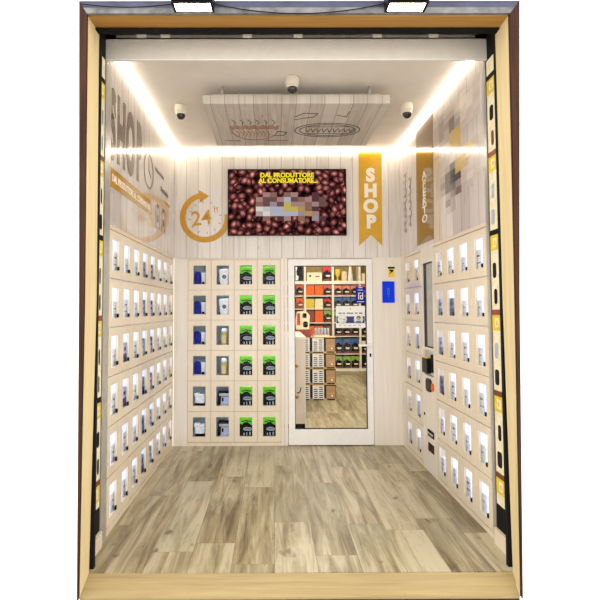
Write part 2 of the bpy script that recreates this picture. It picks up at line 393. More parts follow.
struct('trim_10', MB().prism(pz, [(0.008, 3.285), (0.053, 3.209), (0.061, 1.57), (0.054, -0.06), (0.048, -0.06), (0.034, 1.57)], -2.735, -2.7135, 'trim_dark'), 'dark brown edge trim left of the frame', 'trim')
struct('trim_11', MB().prism(pz, [(2.542, 3.285), (2.483, 3.207), (2.475, 1.56), (2.463, -0.06), (2.468, -0.06), (2.495, 1.56)], -2.735, -2.7135, 'trim_dark'), 'dark brown edge trim right of the frame', 'trim')
struct('trim_12', MB().box(0.008, 2.542, -2.73, -2.62, 3.245, 3.285, 'blue_metal').box(0.008, 2.542, -2.734, -2.62, 3.211, 3.245, 'grey_metal'), 'blue grey metal band above the shopfront', 'trim')
struct('wall_front', MB().prism(pz, [(-4, -0.15), (0.054, -0.15), (0.048, -0.06), (0.034, 1.57), (0.008, 3.285), (0.008, 6), (-4, 6)], -2.735, -2.714, 'white_plaster')
       .prism(pz, [(6.6, -0.15), (2.463, -0.15), (2.468, -0.06), (2.495, 1.56), (2.542, 3.285), (2.542, 6), (6.6, 6)], -2.735, -2.714, 'white_plaster')
       .prism(pz, [(0.008, 3.285), (2.542, 3.285), (2.542, 6), (0.008, 6)], -2.735, -2.714, 'white_plaster'), 'white outside wall around the shopfront', 'wall')
struct('pavement', MB().box(-4, 6.6, -9, -2.60, -0.25, -0.15, 'paving'), 'pale pavement before the shop', 'pavement')

# ------------------------------------------------------------------ outside lamps and cable
for cx, lab in ((0.67, 'glowing box floodlight above the frame, before the left half of the shopfront'), (1.875, 'glowing box floodlight above the frame, before the right half of the shopfront')):
    t = thing('spot_lamp', lab, 'lamp', (cx, -2.735, 3.22), 'floodlights above the shopfront')
    MB().prism(lambda u, v, w: (w, u, v), [(-2.735, 3.226), (-2.825, 3.226), (-2.92, 3.262), (-2.92, 3.36), (-2.735, 3.36)], cx - 0.115, cx + 0.115, 'black').build('housing', t)
    MB().box(cx - 0.1, cx + 0.1, -2.818, -2.742, 3.217, 3.224, 'lamp_glow').build('light_panel', t)
    MB().ring(lambda u, v, w: (u, v, w), (cx - 0.115, cx + 0.115, -2.826, -2.735), (cx - 0.1, cx + 0.1, -2.818, -2.742), 3.214, 3.226, 'black').build('bezel', t)
pts = []
for k in range(33):
    a = k / 32; x = 0.78 + a * 0.98
    pts.append((x, -2.742, 3.262 - 0.058 * (1 - (2 * a - 1) ** 2)))
tag(MB().tube(pts, 0.003, 'black').build('hanging_cable'), 'black cable sagging between the two floodlights', 'cable')
tag(MB().tube([(0.02 + 0.54 * k / 12, -2.742, 3.262 - 0.02 * math.sin(math.pi * k / 12)) for k in range(13)], 0.003, 'black').build('hanging_cable'), 'short black cable from the left floodlight to the left edge of the frame', 'cable')

# ------------------------------------------------------------------ LED strips
def led(name, label, a, b):
    (x0, y0, z0), (x1, y1, z1) = a, b
    t = thing(name, label, 'light strip', ((x0 + x1) / 2, (y0 + y1) / 2, z1), 'LED strips along the ceiling edge')
    MB().box(x0, x1, y0, y1, z0, z1, 'led_white').build('diffuser', t)
    return t
t = led('led_strip', 'bright LED strip along the ceiling edge of the left wall', (0.002, -2.17, H - 0.026), (0.026, -0.03, H - 0.004))
MB().box(0.001, 0.03, -2.17, -0.03, H - 0.004, H - 0.0005, 'metal').build('channel', t)
t = led('led_strip', 'bright LED strip along the ceiling edge of the right wall', (W - 0.026, -2.17, H - 0.026), (W - 0.002, -0.03, H - 0.004))
MB().box(W - 0.03, W - 0.001, -2.17, -0.03, H - 0.004, H - 0.0005, 'metal').build('channel', t)
t = led('led_strip', 'bright LED strip along the ceiling edge of the back wall', (0.002, -0.026, H - 0.026), (W - 0.002, -0.002, H - 0.004))
MB().box(0.001, W - 0.001, -0.03, -0.001, H - 0.004, H - 0.0005, 'metal').build('channel', t)

# ------------------------------------------------------------------ ceiling: hung panel and cameras
px0, px1, py0, py1, pz0, pz1 = 0.555, 2.06, -1.63, -0.63, 3.16, 3.232
t = thing('ceiling_panel', 'hung ceiling panel wrapped in plank print with coffee sketches', 'ceiling panel', ((px0 + px1) / 2, (py0 + py1) / 2, pz1))
MB().box(px0, px1, py0, py1, pz0, pz1, 'canvas').build('canvas', t, bevel=0.006)
MB().box(px0 + 0.06, px1 - 0.06, py0 + 0.05, py0 + 0.08, pz1, pz1 + 0.03, 'metal').box(px0 + 0.06, px1 - 0.06, py1 - 0.08, py1 - 0.05, pz1, pz1 + 0.03, 'metal').build('mounting_rail', t)
for x in (px0 + 0.15, px1 - 0.15):
    for y in (py0 + 0.065, py1 - 0.065):
        MB().lathe([(0.01, pz1 + 0.03), (0.01, H)], x, y, 0, 'metal', 12).build('hanger', t)
def stroke(mb, pts, r, mat):
    """flat pen line on the underside of the panel"""
    r *= 0.62
    for (a, b), (c, d) in zip(pts, pts[1:]):
        L = math.hypot(c - a, d - b)
        if L < 1e-6: continue
        nx, ny = -(d - b) / L * r, (c - a) / L * r
        ex, ey = (c - a) / L * r * .6, (d - b) / L * r * .6
        mb.prism(lambda u, v, w: (u, v, w), [(a + nx - ex, b + ny - ey), (a - nx - ex, b - ny - ey), (c - nx + ex, d - ny + ey), (c + nx + ex, d + ny + ey)], pz0 - 0.0025, pz0 - 0.0002, mat)
sk = MB(); ccx, ccy = 0.95, -1.06
# cup and saucer: top of the cup points to the entrance
cup = [(ccx - 0.22 + 0.44 * k / 16, ccy - 0.06 + 0.022 * math.sin(k * 2.2)) for k in range(17)]
for dy in (0, 0.03, 0.06): stroke(sk, [(x, y - dy + 0.03) for x, y in cup], 0.006, 'ink_orange')
bowl = [(ccx - 0.21 * math.cos(math.pi * k / 14), ccy + 0.02 + 0.24 * math.sin(math.pi * k / 14)) for k in range(15)]
stroke(sk, bowl, 0.008, 'ink_orange')
for q in range(9):
    x0 = ccx - 0.17 + q * 0.035
    stroke(sk, [(x0, ccy + 0.03), (x0 + 0.03, ccy + 0.10), (x0 + 0.01, ccy + 0.17)], 0.005, 'ink_orange')
stroke(sk, [(ccx + 0.21, ccy + 0.03), (ccx + 0.3, ccy + 0.06), (ccx + 0.27, ccy + 0.14), (ccx + 0.17, ccy + 0.15)], 0.007, 'ink_dark')
for q in range(6):
    x0 = ccx - 0.18 + q * 0.07
    stroke(sk, [(x0, ccy - 0.12), (x0 + 0.018, ccy - 0.18), (x0 - 0.01, ccy - 0.24)], 0.004, 'ink_dark')
stroke(sk, [(ccx - 0.29, ccy + 0.28), (ccx - 0.15, ccy + 0.285)], 0.007, 'ink_dark'); stroke(sk, [(ccx + 0.1, ccy + 0.27), (ccx + 0.32, ccy + 0.275)], 0.006, 'ink_dark')
sx_, sy_ = 1.62, -1.05
for r1, r2 in ((0.30, 0.17), (0.255, 0.135)):
    stroke(sk, [(sx_ + r1 * math.cos(a * math.pi / 18), sy_ + r2 * math.sin(a * math.pi / 18)) for a in range(37)], 0.007, 'ink_dark')
for q in range(9):
    a = q * 0.7; stroke(sk, [(sx_ - 0.2 + q * 0.05, sy_ - 0.04), (sx_ - 0.18 + q * 0.05, sy_ + 0.05), (sx_ - 0.16 + q * 0.05, sy_ - 0.03)], 0.006, 'ink_dark')
stroke(sk, [(sx_ - 0.19, sy_ - 0.085), (sx_ + 0.19, sy_ - 0.085)], 0.005, 'ink_dark'); stroke(sk, [(sx_ - 0.19, sy_ + 0.085), (sx_ + 0.19, sy_ + 0.085)], 0.005, 'ink_dark')
stroke(sk, [(1.31, -1.36), (1.38, -1.44), (1.50, -1.43), (1.47, -1.36), (1.38, -1.33), (1.31, -1.30)], 0.006, 'ink_dark')
stroke(sk, [(1.66, -1.40), (1.75, -1.36), (1.76, -1.47)], 0.005, 'ink_dark')
tag(sk.build('sketch_print', t), 'brown and orange ink sketches of a cup and an oval stamp')
def dome_camera(x, y, lab, s=1.0):
    t = thing('mounted_dome_camera', lab, 'security camera', (x, y, H), 'dome cameras on the ceiling')
    MB().lathe([(0.052 * s, -0.001), (0.055 * s, -0.012), (0.055 * s, -0.05), (0.05 * s, -0.062), (0.046 * s, -0.066)], x, y, H, 'offwhite').build('housing', t)
    prof = [(0.046 * s * math.cos(a), -0.066 - 0.062 * s * math.sin(a)) for a in [k * math.pi / 2 / 9 for k in range(5)]]
    MB().lathe(prof, x, y, H, 'offwhite').build('collar', t)
    prof = [(0.0405 * s * math.cos(a), -0.088 - 0.043 * s * math.sin(a)) for a in [k * math.pi / 2 / 9 for k in range(10)]]
    MB().lathe([(p + 0.0005, h) for p, h in prof], x, y - 0.008, H, 'dome').build('lens_dome', t)
dome_camera(0.30, -1.20, 'white dome camera on the ceiling left of the hung panel')
dome_camera(1.272, -1.715, 'white dome camera on the ceiling before the front edge of the hung panel', 1.0)
dome_camera(2.31, -1.22, 'white dome camera on the ceiling right of the hung panel')

# ------------------------------------------------------------------ wall graphics
def arc_pts(cx, cz, r, a0, a1, n): return [(cx + r * math.cos(math.radians(a0 + (a1 - a0) * k / n)), cz + r * math.sin(math.radians(a0 + (a1 - a0) * k / n))) for k in range(n + 1)]
def arc_band(mb, T, cx, cz, r0, r1, a0, a1, mat, n=40, w0=-0.003, w1=-0.0003):
    A = arc_pts(cx, cz, r0, a0, a1, n); B = arc_pts(cx, cz, r1, a0, a1, n)
    vs = [T(u, v, w0) for u, v in A] + [T(u, v, w0) for u, v in B] + [T(u, v, w1) for u, v in A] + [T(u, v, w1) for u, v in B]; m = n + 1; fs = []
    for k in range(n):
        fs += [(k, k + 1, m + k + 1, m + k), (2 * m + k, 3 * m + k, 3 * m + k + 1, 2 * m + k + 1), (k, 2 * m + k, 2 * m + k + 1, k + 1), (m + k, m + k + 1, 3 * m + k + 1, 3 * m + k)]
    fs += [(0, m, 3 * m, 2 * m), (n, 2 * m + n, 3 * m + n, m + n)]
    mb.add(vs, fs, mat)
cx, cz = 0.348, 2.553
t = thing('opening_sign', 'round gold 24h arrow sign printed on the back wall', 'sign', (cx, 0, cz))
mb = MB(); arc_band(mb, TB, cx, cz, 0.222, 0.286, 104, 368, 'gold', 50)
a = math.radians(100); 
mb.prism(TB, [(cx - 0.075, cz + 0.315), (cx + 0.045, cz + 0.245), (cx - 0.06, cz + 0.165)], -0.0038, -0.0003, 'gold')
mb.build('arrow_ring', t)
MB().text('24', 'gold', 0.235, (cx - 0.035, -0.0003, cz - 0.085), (0.985, 0, 0.12), (-0.08, 0, 0.99), (0, -1, 0), 0.003, bold=0.003).build('numerals', t)
MB().text('h', 'gold', 0.11, (cx + 0.125, -0.0003, cz + 0.06), (0.97, 0, 0.2), (-0.1, 0, 0.99), (0, -1, 0), 0.003).build('small_letter', t)
for k in range(12):
    a = math.radians(k * 30 + 8); c, s_ = math.cos(a), math.sin(a)
    p = [(cx + c * r - s_ * q, cz + s_ * r + c * q) for r, q in ((0.165, 0.004), (0.165, -0.004), (0.19, -0.004), (0.19, 0.004))]
    MB().prism(TB, p, -0.003, -0.0003, 'ink_grey').build('tick_mark', t)
# television
tx0, tx1, tz0, tz1 = 0.608, 1.947, 2.34, 3.095
t = thing('wall_screen', 'wide wall screen showing coffee beans and yellow capitals', 'screen', ((tx0 + tx1) / 2, 0, tz0))
MB().ring(TB, (tx0, tx1, tz0, tz1), (tx0 + 0.008, tx1 - 0.008, tz0 + 0.008, tz1 - 0.012), -0.034, -0.001, 'black').build('bezel', t)
MB().box(tx0 + 0.008, tx1 - 0.008, -0.028, -0.002, tz0 + 0.008, tz1 - 0.012, 'beans').build('screen', t)
mb = MB().text('DAL PRODUTTORE', 'screen_yellow', 0.072, (1.278, -0.0285, 3.003), *AXB, 0.001, space=0.96, bold=0.0026)
mb.text('AL CONSUMATORE...', 'screen_yellow', 0.072, (1.290, -0.0285, 2.941), *AXB, 0.001, space=0.96, bold=0.0026)
tag(mb.build('screen_text', t), 'two lines of yellow capitals')
pal = {'a': (178, 140, 136), 'b': (120, 84, 84), 'c': (196, 170, 160), 'd': (214, 206, 200), 'e': (188, 190, 204), 'f': (208, 190, 96), 'g': (150, 112, 96), 'h': (230, 226, 220), 'i': (190, 160, 90), 'j': (96, 62, 64), 'k': (168, 150, 160)}
for k, c in pal.items(): M['scr_' + k] = emit('screen_block_' + k, c, 0.8 * EK)
rows = ["bagbgabbjb", "abbaebgajb", "gbkbfaagab", "hdeeffigjb", "cheeeekiab", "bgbjabgbkj"]
mb = MB(); bw, bh = 0.079, 0.054
for r, row in enumerate(rows):
    for q, ch in enumerate(row):
        if ch != 'b' or r in (1, 2):
            mb.box(0.925 + q * bw, 0.925 + (q + 1) * bw, -0.0292, -0.0281, 2.83 - (r + 1) * bh, 2.83 - r * bh, 'scr_' + ch)
tag(mb.build('blurred_blocks', t), 'band of blurred grey and yellow blocks')
# SHOP ribbon, back wall
t = thing('ribbon_sign', 'yellow swallowtail ribbon with white capitals reading SHOP downwards', 'sign', (2.228, 0, 2.22))
MB().prism(TB, [(2.096, 3.30), (2.360, 3.30), (2.352, 2.222), (2.2265, 2.35), (2.089, 2.222)], -0.004, -0.0003, 'yellow').build('ribbon', t)
mb = MB()
for k, ch in enumerate('SHOP'): mb.text(ch, 'letter_white', 0.20, (2.227, -0.004, 2.965 - k * 0.178), *AXB, 0.002, bold=0.012)
tag(mb.build('lettering', t), 'white stacked capitals')

# left wall: SHOP lettering, clock, banner, small captions
t = thing('wall_lettering', 'large brown capitals SHOP printed on the left wall', 'sign', (0, -1.8, 2.6))
for k, (ch, y, z) in enumerate((('S', -2.115, 2.585), ('H', -1.92, 2.59), ('O', -1.69, 2.59), ('P', -1.45, 2.60))):
    MB().text(ch, 'letter_brown', 0.65, (0.0003, y, z), *AXL, 0.003, sx=0.42, bold=0.03).build('letter', t)
t = thing('clock_sign', 'small brown clock face outline printed beside the SHOP capitals', 'sign', (0, -1.13, 2.6))
mb = MB(); arc_band(mb, TL, -1.13, 2.76, 0.145, 0.165, 0, 359.9, 'letter_brown', 40); mb.build('clock_ring', t)
mb = MB().prism(TL, [(-1.136, 2.75), (-1.124, 2.75), (-1.124, 2.87), (-1.136, 2.87)], -0.003, -0.0003, 'letter_brown').prism(TL, [(-1.13, 2.755), (-1.06, 2.71), (-1.055, 2.72), (-1.125, 2.767)], -0.003, -0.0003, 'letter_brown')
mb.build('clock_hands', t)
t = thing('banner_sign', 'slim gold banner with small pale capitals on the left wall', 'sign', (0, -1.62, 2.37))
MB().prism(TL, [(-2.195, 2.495), (-1.04, 2.505), (-1.04, 2.375), (-2.195, 2.362), (-2.15, 2.43)], -0.004, -0.0003, 'gold_gloss').build('banner', t)
MB().text('DAL PRODUTTORE AL CONSUMATORE', 'letter_white', 0.075, (0.004, -1.60, 2.405), *AXL, 0.002, sx=0.78).build('lettering', t)
def caption(T, uc, v, wid, hei, mat, name, lab, seed):
    """a few rows of small illegible caption strokes"""
    rr = random.Random(seed); mb = MB(); u = uc - wid / 2
    while u < uc + wid / 2 - 0.01:
        w = rr.uniform(0.012, 0.03); h = hei * rr.uniform(0.7, 1.0)
        mb.ring(T, (u, u + w, v, v + h), (u + w * .28, u + w * .72, v + h * .22, v + h * .78), -0.003, -0.0003, mat)
        u += w + rr.uniform(0.008, 0.014)
    return tag(mb.build(name), lab, 'sign')
caption(TL, -0.72, 2.83, 0.34, 0.045, 'ink_grey', 'caption_sign', 'small grey caption line printed high on the left wall near the back corner', 1)
caption(TL, -0.50, 2.69, 0.34, 0.05, 'letter_brown', 'caption_sign', 'small brown caption line printed on the left wall just under the grey one', 2)
caption(TL, -0.40, 2.60, 0.28, 0.04, 'gold_gloss', 'caption_sign', 'small gold caption line printed on the left wall near the back corner', 3)
t = thing('bottle_sign', 'pair of small upright outline drawings printed below the captions on the left wall', 'sign', (0, -0.72, 2.32))
for u0 in (-0.86, -0.62):
    MB().ring(TL, (u0, u0 + 0.16, 2.30, 2.50), (u0 + 0.01, u0 + 0.15, 2.308, 2.492), -0.003, -0.0003, 'ink_grey').tbox(TL, u0 + 0.04, u0 + 0.12, 2.50, 2.53, -0.003, -0.0003, 'letter_brown').tbox(TL, u0 + 0.05, u0 + 0.11, 2.36, 2.42, -0.003, -0.0003, 'letter_brown').build('jar_outline', t)

# right wall: ribbon, script, blurred block mosaic
t = thing('ribbon_sign', 'gold brown ribbon with pale stacked capitals on the right wall', 'sign', (W, -0.9, 2.14))
MB().prism(TR, [(-1.165, 3.30), (-0.66, 3.30), (-0.625, 2.135), (-1.13, 2.135)], -0.004, -0.0003, 'ribbon_brown').build('ribbon', t)
mb = MB()
for k, ch in enumerate('APERTO'): mb.text(ch, 'letter_white', 0.105, (W - 0.004, -0.895, 2.745 - k * 0.083), *AXR, 0.002, sx=1.9, bold=0.002)
tag(mb.build('lettering', t), 'pale stacked capitals')
t = thing('script_sign', 'thin grey upright handwriting printed on the right wall near the back corner', 'sign', (W, -0.3, 2.35))
rr = random.Random(5); mb = MB()
def pen(u0, v0, n, step, amp, r):
    pts = []
    for k in range(n * 14):
        a = k / 14 * 2 * math.pi; pts.append(TR(u0 - amp * math.cos(a) * (0.6 + 0.4 * math.sin(k * .31)), v0 + step * k / 14 + 0.035 * math.sin(a), -0.0012))
    mb.tube(pts, r, 'ink_grey', 5)
pen(-0.22, 2.33, 9, 0.075, 0.07, 0.0035); pen(-0.40, 2.36, 7, 0.08, 0.06, 0.0035)
mb.build('handwriting', t)
cols = {'0': (206, 194, 182), '1': (190, 178, 168), '2': (164, 152, 146), '3': (126, 116, 112), '4': (84, 78, 80), '5': (204, 172, 100), '6': (222, 198, 138), '7': (226, 216, 204), '8': (216, 200, 190)}
for k, c in cols.items(): M['mos_' + k] = plain('mosaic_' + k, c, 0.12, var=0.01, coat=0.5)
def mosaic(name, lab, u0, v1, bw, bh, rows):
    t = thing(name, lab, 'sign', (W, u0 - bw * len(rows[0]) / 2, v1 - bh * len(rows)))
    mb = MB()
    for r, row in enumerate(rows):
        for q, ch in enumerate(row):
            if ch != '.': mb.tbox(TR, u0 - (q + 1) * bw, u0 - q * bw, v1 - (r + 1) * bh, v1 - r * bh, -0.003, -0.0003, 'mos_' + ch)
    mb.build('print_blocks', t)
mosaic('blurred_sign', 'blurred pale grey block print high on the right wall', -1.20, 3.16, 0.118, 0.056,
       ["010007.0", "12110778", "12231870", "12132708", "01155080", "00055...", ".0.55..."])
mosaic('blurred_sign', 'blurred grey and ochre block print low on the right wall above the lockers', -1.22, 2.74, 0.112, 0.056,
       ["0007.660", "00135560", "013455.0", "02344080", "01332078", "..123.0.", "..21....", "..01...."])

# ------------------------------------------------------------------ vending lockers
ROWZ = [2.068 - 0.338 * k for k in range(7)]
ROWN = ['top', 'second', 'third', 'fourth', 'fifth', 'bottom']
def bank(name, label, T, u0, pitch, n, top, style, tabside, fasc=(0, 0)):
    """a wall of n x 6 compartments; u grows from u0"""
    Tl = lambda u, v, w: tuple(Vector(T(u, v, w)) - Vector(T(0, 0, 0)))
    u1 = u0 + pitch * n; dep = 0.10 if style == 'light' else 0.30
    ui = 'int_white' if style == 'light' else 'int_grey'
    t = thing(name, label, 'lockers', T((u0 + u1) / 2, 0, dep / 2))
    mb = MB()
    f0, f1 = fasc
    mb.tbox(T, u0 - f0, u1 + f1, 0.0, top, dep, dep + 0.012, 'carcass')                       # back board
    mb.tbox(T, u0 - f0, u0 + 0.004, 0.0, top, 0.017, dep, 'carcass'); mb.tbox(T, u1 - 0.004, u1 + f1, 0.0, top, 0.017, dep, 'carcass')
    mb.tbox(T, u0 - f0, u1 + f1, 0.0, ROWZ[6] + 0.004, 0.017, dep, 'carcass'); mb.tbox(T, u0 - f0, u1 + f1, ROWZ[0] - 0.004, top, 0.017, dep, 'carcass')
    for k in range(1, n): mb.tbox(T, u0 + k * pitch - 0.006, u0 + k * pitch + 0.006, ROWZ[6], ROWZ[0], 0.019, dep, ui)
    for r in range(1, 7): mb.tbox(T, u0 + 0.004, u1 - 0.004, ROWZ[r] - (0.006 if r < 6 else -0.0045), ROWZ[r] + 0.056, 0.019, dep - 0.0125 if style == 'light' else dep, ui)
    mb.tbox(T, u0 + 0.004, u1 - 0.004, ROWZ[6], ROWZ[0], dep - 0.004, dep, ui)
    mb.build('carcass', t)
    fm = MB()
    if f0: fm.tbox(T, u0 - f0, u0 - 0.002, 0, top, 0, 0.016, 'panel_cream')
    if f1: fm.tbox(T, u1 + 0.002, u1 + f1, 0, top, 0, 0.016, 'panel_cream')
    a, b = (u0 if f0 else u0 - f0), (u1 if f1 else u1 + f1)
    fm.tbox(T, a, b, 0.0, ROWZ[6] - 0.003, 0, 0.016, 'cream'); fm.tbox(T, a, b, ROWZ[0] + 0.003, top - 0.001, 0, 0.016, 'cream')
    fm.build('fascia', t)
    hw, hv0, hv1 = 0.07, -0.107, 0.107
    gu, gv = 0.0018, (0.0035 if style == 'light' else 0.002)
    o = (-pitch / 2 + gu, pitch / 2 - gu, -0.169 + gv, 0.169 - gv); h = (-hw, hw, hv0, hv1)
    dm = MB().ring(Tl, o, h, 0.0, 0.016, 'cream').build('door_mesh'); door_me = dm.data; bpy.data.objects.remove(dm)
    gm = MB().tbox(Tl, -hw, hw, hv0, hv1, 0.006, 0.009, 'pane').build('pane_mesh'); pane_me = gm.data; bpy.data.objects.remove(gm)
    lk = tabside * 0.058  # small black tab over one lower corner of the window
    lm = MB().tbox(Tl, lk - 0.010, lk + 0.010, hv0 + 0.004, hv0 + 0.030, -0.006, 0.006, 'black').build('tab_mesh', bevel=0); tab_me = lm.data; bpy.data.objects.remove(lm)
    for k in range(n):
        for r in range(6):
            c = T(u0 + (k + .5) * pitch, (ROWZ[r] + ROWZ[r + 1]) / 2, 0)
            d = inst(door_me, 'door', c, t)
            tag(inst(pane_me, 'glass_pane', c, d), 'clear glass pane')
            if style == 'light': tag(inst(tab_me, 'tab', c, d), 'small black lock')
        if style == 'light':
            for r in range(6):
                pass
            MB().tbox(T, u0 + k * pitch + 0.007, u0 + (k + 1) * pitch - 0.007, ROWZ[6] + 0.005, ROWZ[0] - 0.005, dep - 0.012, dep - 0.005, 'led_panel').build('light_panel', t)
        else:
            for r in range(6):
                MB().tbox(T, u0 + k * pitch + 0.012, u0 + (k + 1) * pitch - 0.012, ROWZ[r] - 0.014, ROWZ[r] - 0.008, 0.022, 0.034, 'led_cool').build('led_bar', t)
    return t

bank('locker_wall', 'cream wall of glowing vending lockers along the left wall', TL, -2.14, 0.264, 8, TOPZ, 'light', +1, (0, 0.028))
bank('locker_wall', 'cream vending lockers, four columns wide, at the right front', TR, -2.195, 0.2725, 4, TOPZ, 'light', -1)
bank('locker_wall', 'narrow cream vending lockers, two columns, in the right back corner', TR, -0.72, 0.3075, 2, TOPZ, 'light', -1)
bank('locker_wall', 'cream vending lockers facing the entrance, left of the glass door', TB, 0.16, 0.26, 4, TOPZ - 0.012, 'deep', 1, (0.158, 0.038))

# small packs standing in the side lockers
def pack_proto(T, body, ink, kind):
    Tl = lambda u, v, w: tuple(Vector(T(u, v, w)) - Vector(T(0, 0, 0)))
    mb = MB(); h = 0.14
    T0 = Tl; Tl = lambda u, v, w: T0(u * 0.74, v * 0.88, w)
    if kind == 'box':
        mb.tbox(Tl, -0.055, 0.055, 0, h, -0.012, 0.012, body)
        mb.tbox(Tl, -0.02, 0.03, 0.078, 0.085, -0.0135, -0.012, ink).tbox(Tl, 0.0, 0.025, 0.03, 0.034, -0.0135, -0.012, ink)
    elif kind == 'pouch':
        mb.prism(Tl, [(-0.055, 0), (0.055, 0), (0.058, 0.05), (0.05, 0.15), (0.052, 0.165), (-0.052, 0.165), (-0.05, 0.15), (-0.058, 0.05)], -0.011, 0.011, body)
        mb.tbox(Tl, -0.04, 0.04, 0.055, 0.062, -0.0125, -0.011, ink).tbox(Tl, -0.02, 0.035, 0.11, 0.122, -0.0125, -0.011, ink)
    else:
        mb.tbox(Tl, -0.058, 0.058, 0, 0.075, -0.012, 0.012, ink).tbox(Tl, -0.055, 0.055, 0.075, 0.17, -0.010, 0.010, body)
        mb.tbox(Tl, -0.035, 0.02, 0.10, 0.13, -0.0115, -0.010, ink)
    o = mb.build('coffee_pack'); m = o.data; bpy.data.objects.remove(o); return m
KN = {'box': 'carton', 'pouch': 'pouch', 'two': 'two-tone pack'}
def fill(T, u0, pitch, n, where, group, coldef, colname):
    protos = {}
    for k in range(n):
        for r in range(6):
            body, ink, kind = coldef(k, r)
            key = (body, ink, kind)
            if key not in protos: protos[key] = pack_proto(T, body, ink, kind)
            o = inst(protos[key], 'coffee_pack', T(u0 + (k + .5) * pitch + 0.06, ROWZ[r + 1] + 0.0563, 0.036))
            tag(o, '%s %s, %s row of the %s, %s' % (NAMES[body], KN[kind], ROWN[r], where, colname(k)), 'coffee pack', group)
NAMES = dict(c_white='white', c_slate='slate blue', c_plum='dark purple', c_lilac='pale lilac', c_grey='grey', c_cream='cream', c_steel='silver grey')
ORD = ['nearest the entrance', 'second column from the entrance', 'third column from the entrance', 'fourth column from the entrance', 'fourth column from the back corner', 'third column from the back corner', 'second column from the back corner', 'nearest the back corner']
def cl(k, r):
    if k == 3: return ('c_slate', 'c_royal' if r > 2 else 'c_grey', 'two')
    if k == 4: return ('c_plum' if r in (0, 1, 2, 3) else 'c_slate', 'c_lilac', 'two')
    if k == 1 and r in (2, 3): return ('c_lilac', 'c_plum', 'two')
    return ('c_white', 'c_black' if (k + r) % 3 else 'c_plum', 'box' if (k * 2 + r) % 3 else 'pouch')
fill(TL, -2.14, 0.264, 8, 'left lockers', 'packs in the left lockers', cl, lambda k: ORD[k])
def cr(k, r):
    if k == 3 and r in (1, 2): return ('c_lilac', 'c_slate', 'two')
    if k == 3 and r == 3: return ('c_slate', 'c_royal', 'two')
    if k == 2 and r in (1,): return ('c_slate', 'c_plum', 'two')
    if k == 2 and r in (3, 4): return ('c_white', 'c_black', 'pouch')
    return ('c_white', 'c_slate' if (k + r) % 2 else 'c_black', 'box' if (k + r) % 3 else 'pouch')
fill(TR, -2.195, 0.2725, 4, 'right front lockers', 'packs in the right front lockers', cr, lambda k: ['nearest the entrance', 'second from the entrance', 'second from the payment panel', 'beside the payment panel'][k])
fill(TR, -0.72, 0.3075, 2, 'right corner lockers', 'packs in the right corner lockers', lambda k, r: ('c_cream' if r == 0 else 'c_white' if (k + r) % 2 else 'c_lilac', 'c_lilac', 'box' if r % 2 else 'pouch'), lambda k: ['beside the payment panel', 'nearest the back corner'][k])

# goods in the back lockers (seen from the front)
def rpoly(x0, x1, z0, z1, r, n=5):
    p = []
    for cx, cz, a in ((x1 - r, z1 - r, 0), (x0 + r, z1 - r, 90), (x0 + r, z0 + r, 180), (x1 - r, z0 + r, 270)):
        for k in range(n + 1):
            b = math.radians(a + 90 * k / n); p.append((cx + r * math.cos(b), cz + r * math.sin(b)))
    return p
def blue_machine():
    t = thing('coffee_machine', '', 'coffee machine', (0, 0, 0))
    MB().prism(TB, [(-0.062, 0.012), (-0.066, 0.14), (-0.045, 0.158), (-0.01, 0.155), (0.004, 0.10), (0.012, 0.012)], -0.05, 0.05, 'c_royal').build('body', t, bevel=0.008)
    MB().tbox(TB, 0.012, 0.062, 0.02, 0.145, -0.03, 0.045, 'c_white').build('water_tank', t, bevel=0.005)
    MB().tbox(TB, -0.066, 0.066, 0.0, 0.013, -0.055, 0.05, 'c_steel').build('base', t)
    MB().lathe([(0.012, 0), (0.014, 0.025)], 0.035, -0.044, 0.013, 'c_black', 16).build('cup', t)
    MB().tbox(TB, -0.058, 0.058, 0.145, 0.158, -0.03, 0.03, 'c_slate').build('lid', t)
    return t
def white_machine():
    t = thing('coffee_machine', '', 'coffee machine', (0, 0, 0))
    MB().prism(TB, rpoly(-0.05, 0.055, 0.03, 0.12, 0.012), -0.045, 0.045, 'c_white').build('body', t)
    MB().tbox(TB, -0.05, 0.05, 0.0, 0.03, -0.05, 0.045, 'c_black').build('base', t)
    MB().tbox(TB, 0.055, 0.068, 0.0, 0.12, -0.02, 0.045, 'c_black').build('water_tank', t)
    MB().tbox(TB, -0.062, -0.01, 0.10, 0.135, -0.03, 0.03, 'c_white').build('lid', t)
    return t
def white_pack():
    t = thing('capsule_dispenser', '', 'dispenser', (0, 0, 0))
    MB().prism(TB, [(-0.038, 0), (0.04, 0), (0.055, 0.03), (0.06, 0.17), (0.05, 0.19), (-0.045, 0.18), (-0.055, 0.165), (-0.045, 0.03)], -0.045, 0.045, 'c_white').build('body', t, bevel=0.008)
    MB().lathe([(0.022, -0.049), (0.022, -0.044)], 0.004, 0, 0.095, 'c_black', 20, 'y').lathe([(0.010, -0.051), (0.010, -0.049)], 0.004, 0, 0.095, 'c_steel', 14, 'y').build('emblem', t)
    MB().tbox(TB, -0.055, -0.04, 0, 0.03, -0.048, 0, 'c_black').build('foot', t)
    return t
def jar():
    t = thing('coffee_jar', '', 'jar', (0, 0, 0))
    MB().lathe([(0.036, 0), (0.04, 0.01), (0.04, 0.125), (0.03, 0.14)], 0, 0, 0, 'c_gold', 24).build('body', t)
    MB().lathe([(0.034, 0.14), (0.034, 0.168), (0.024, 0.185)], 0, 0, 0, 'c_white', 24).build('lid', t)
    MB().tbox(TB, -0.022, 0.022, 0.02, 0.11, -0.043, -0.034, 'c_beige').build('label', t)
    return t
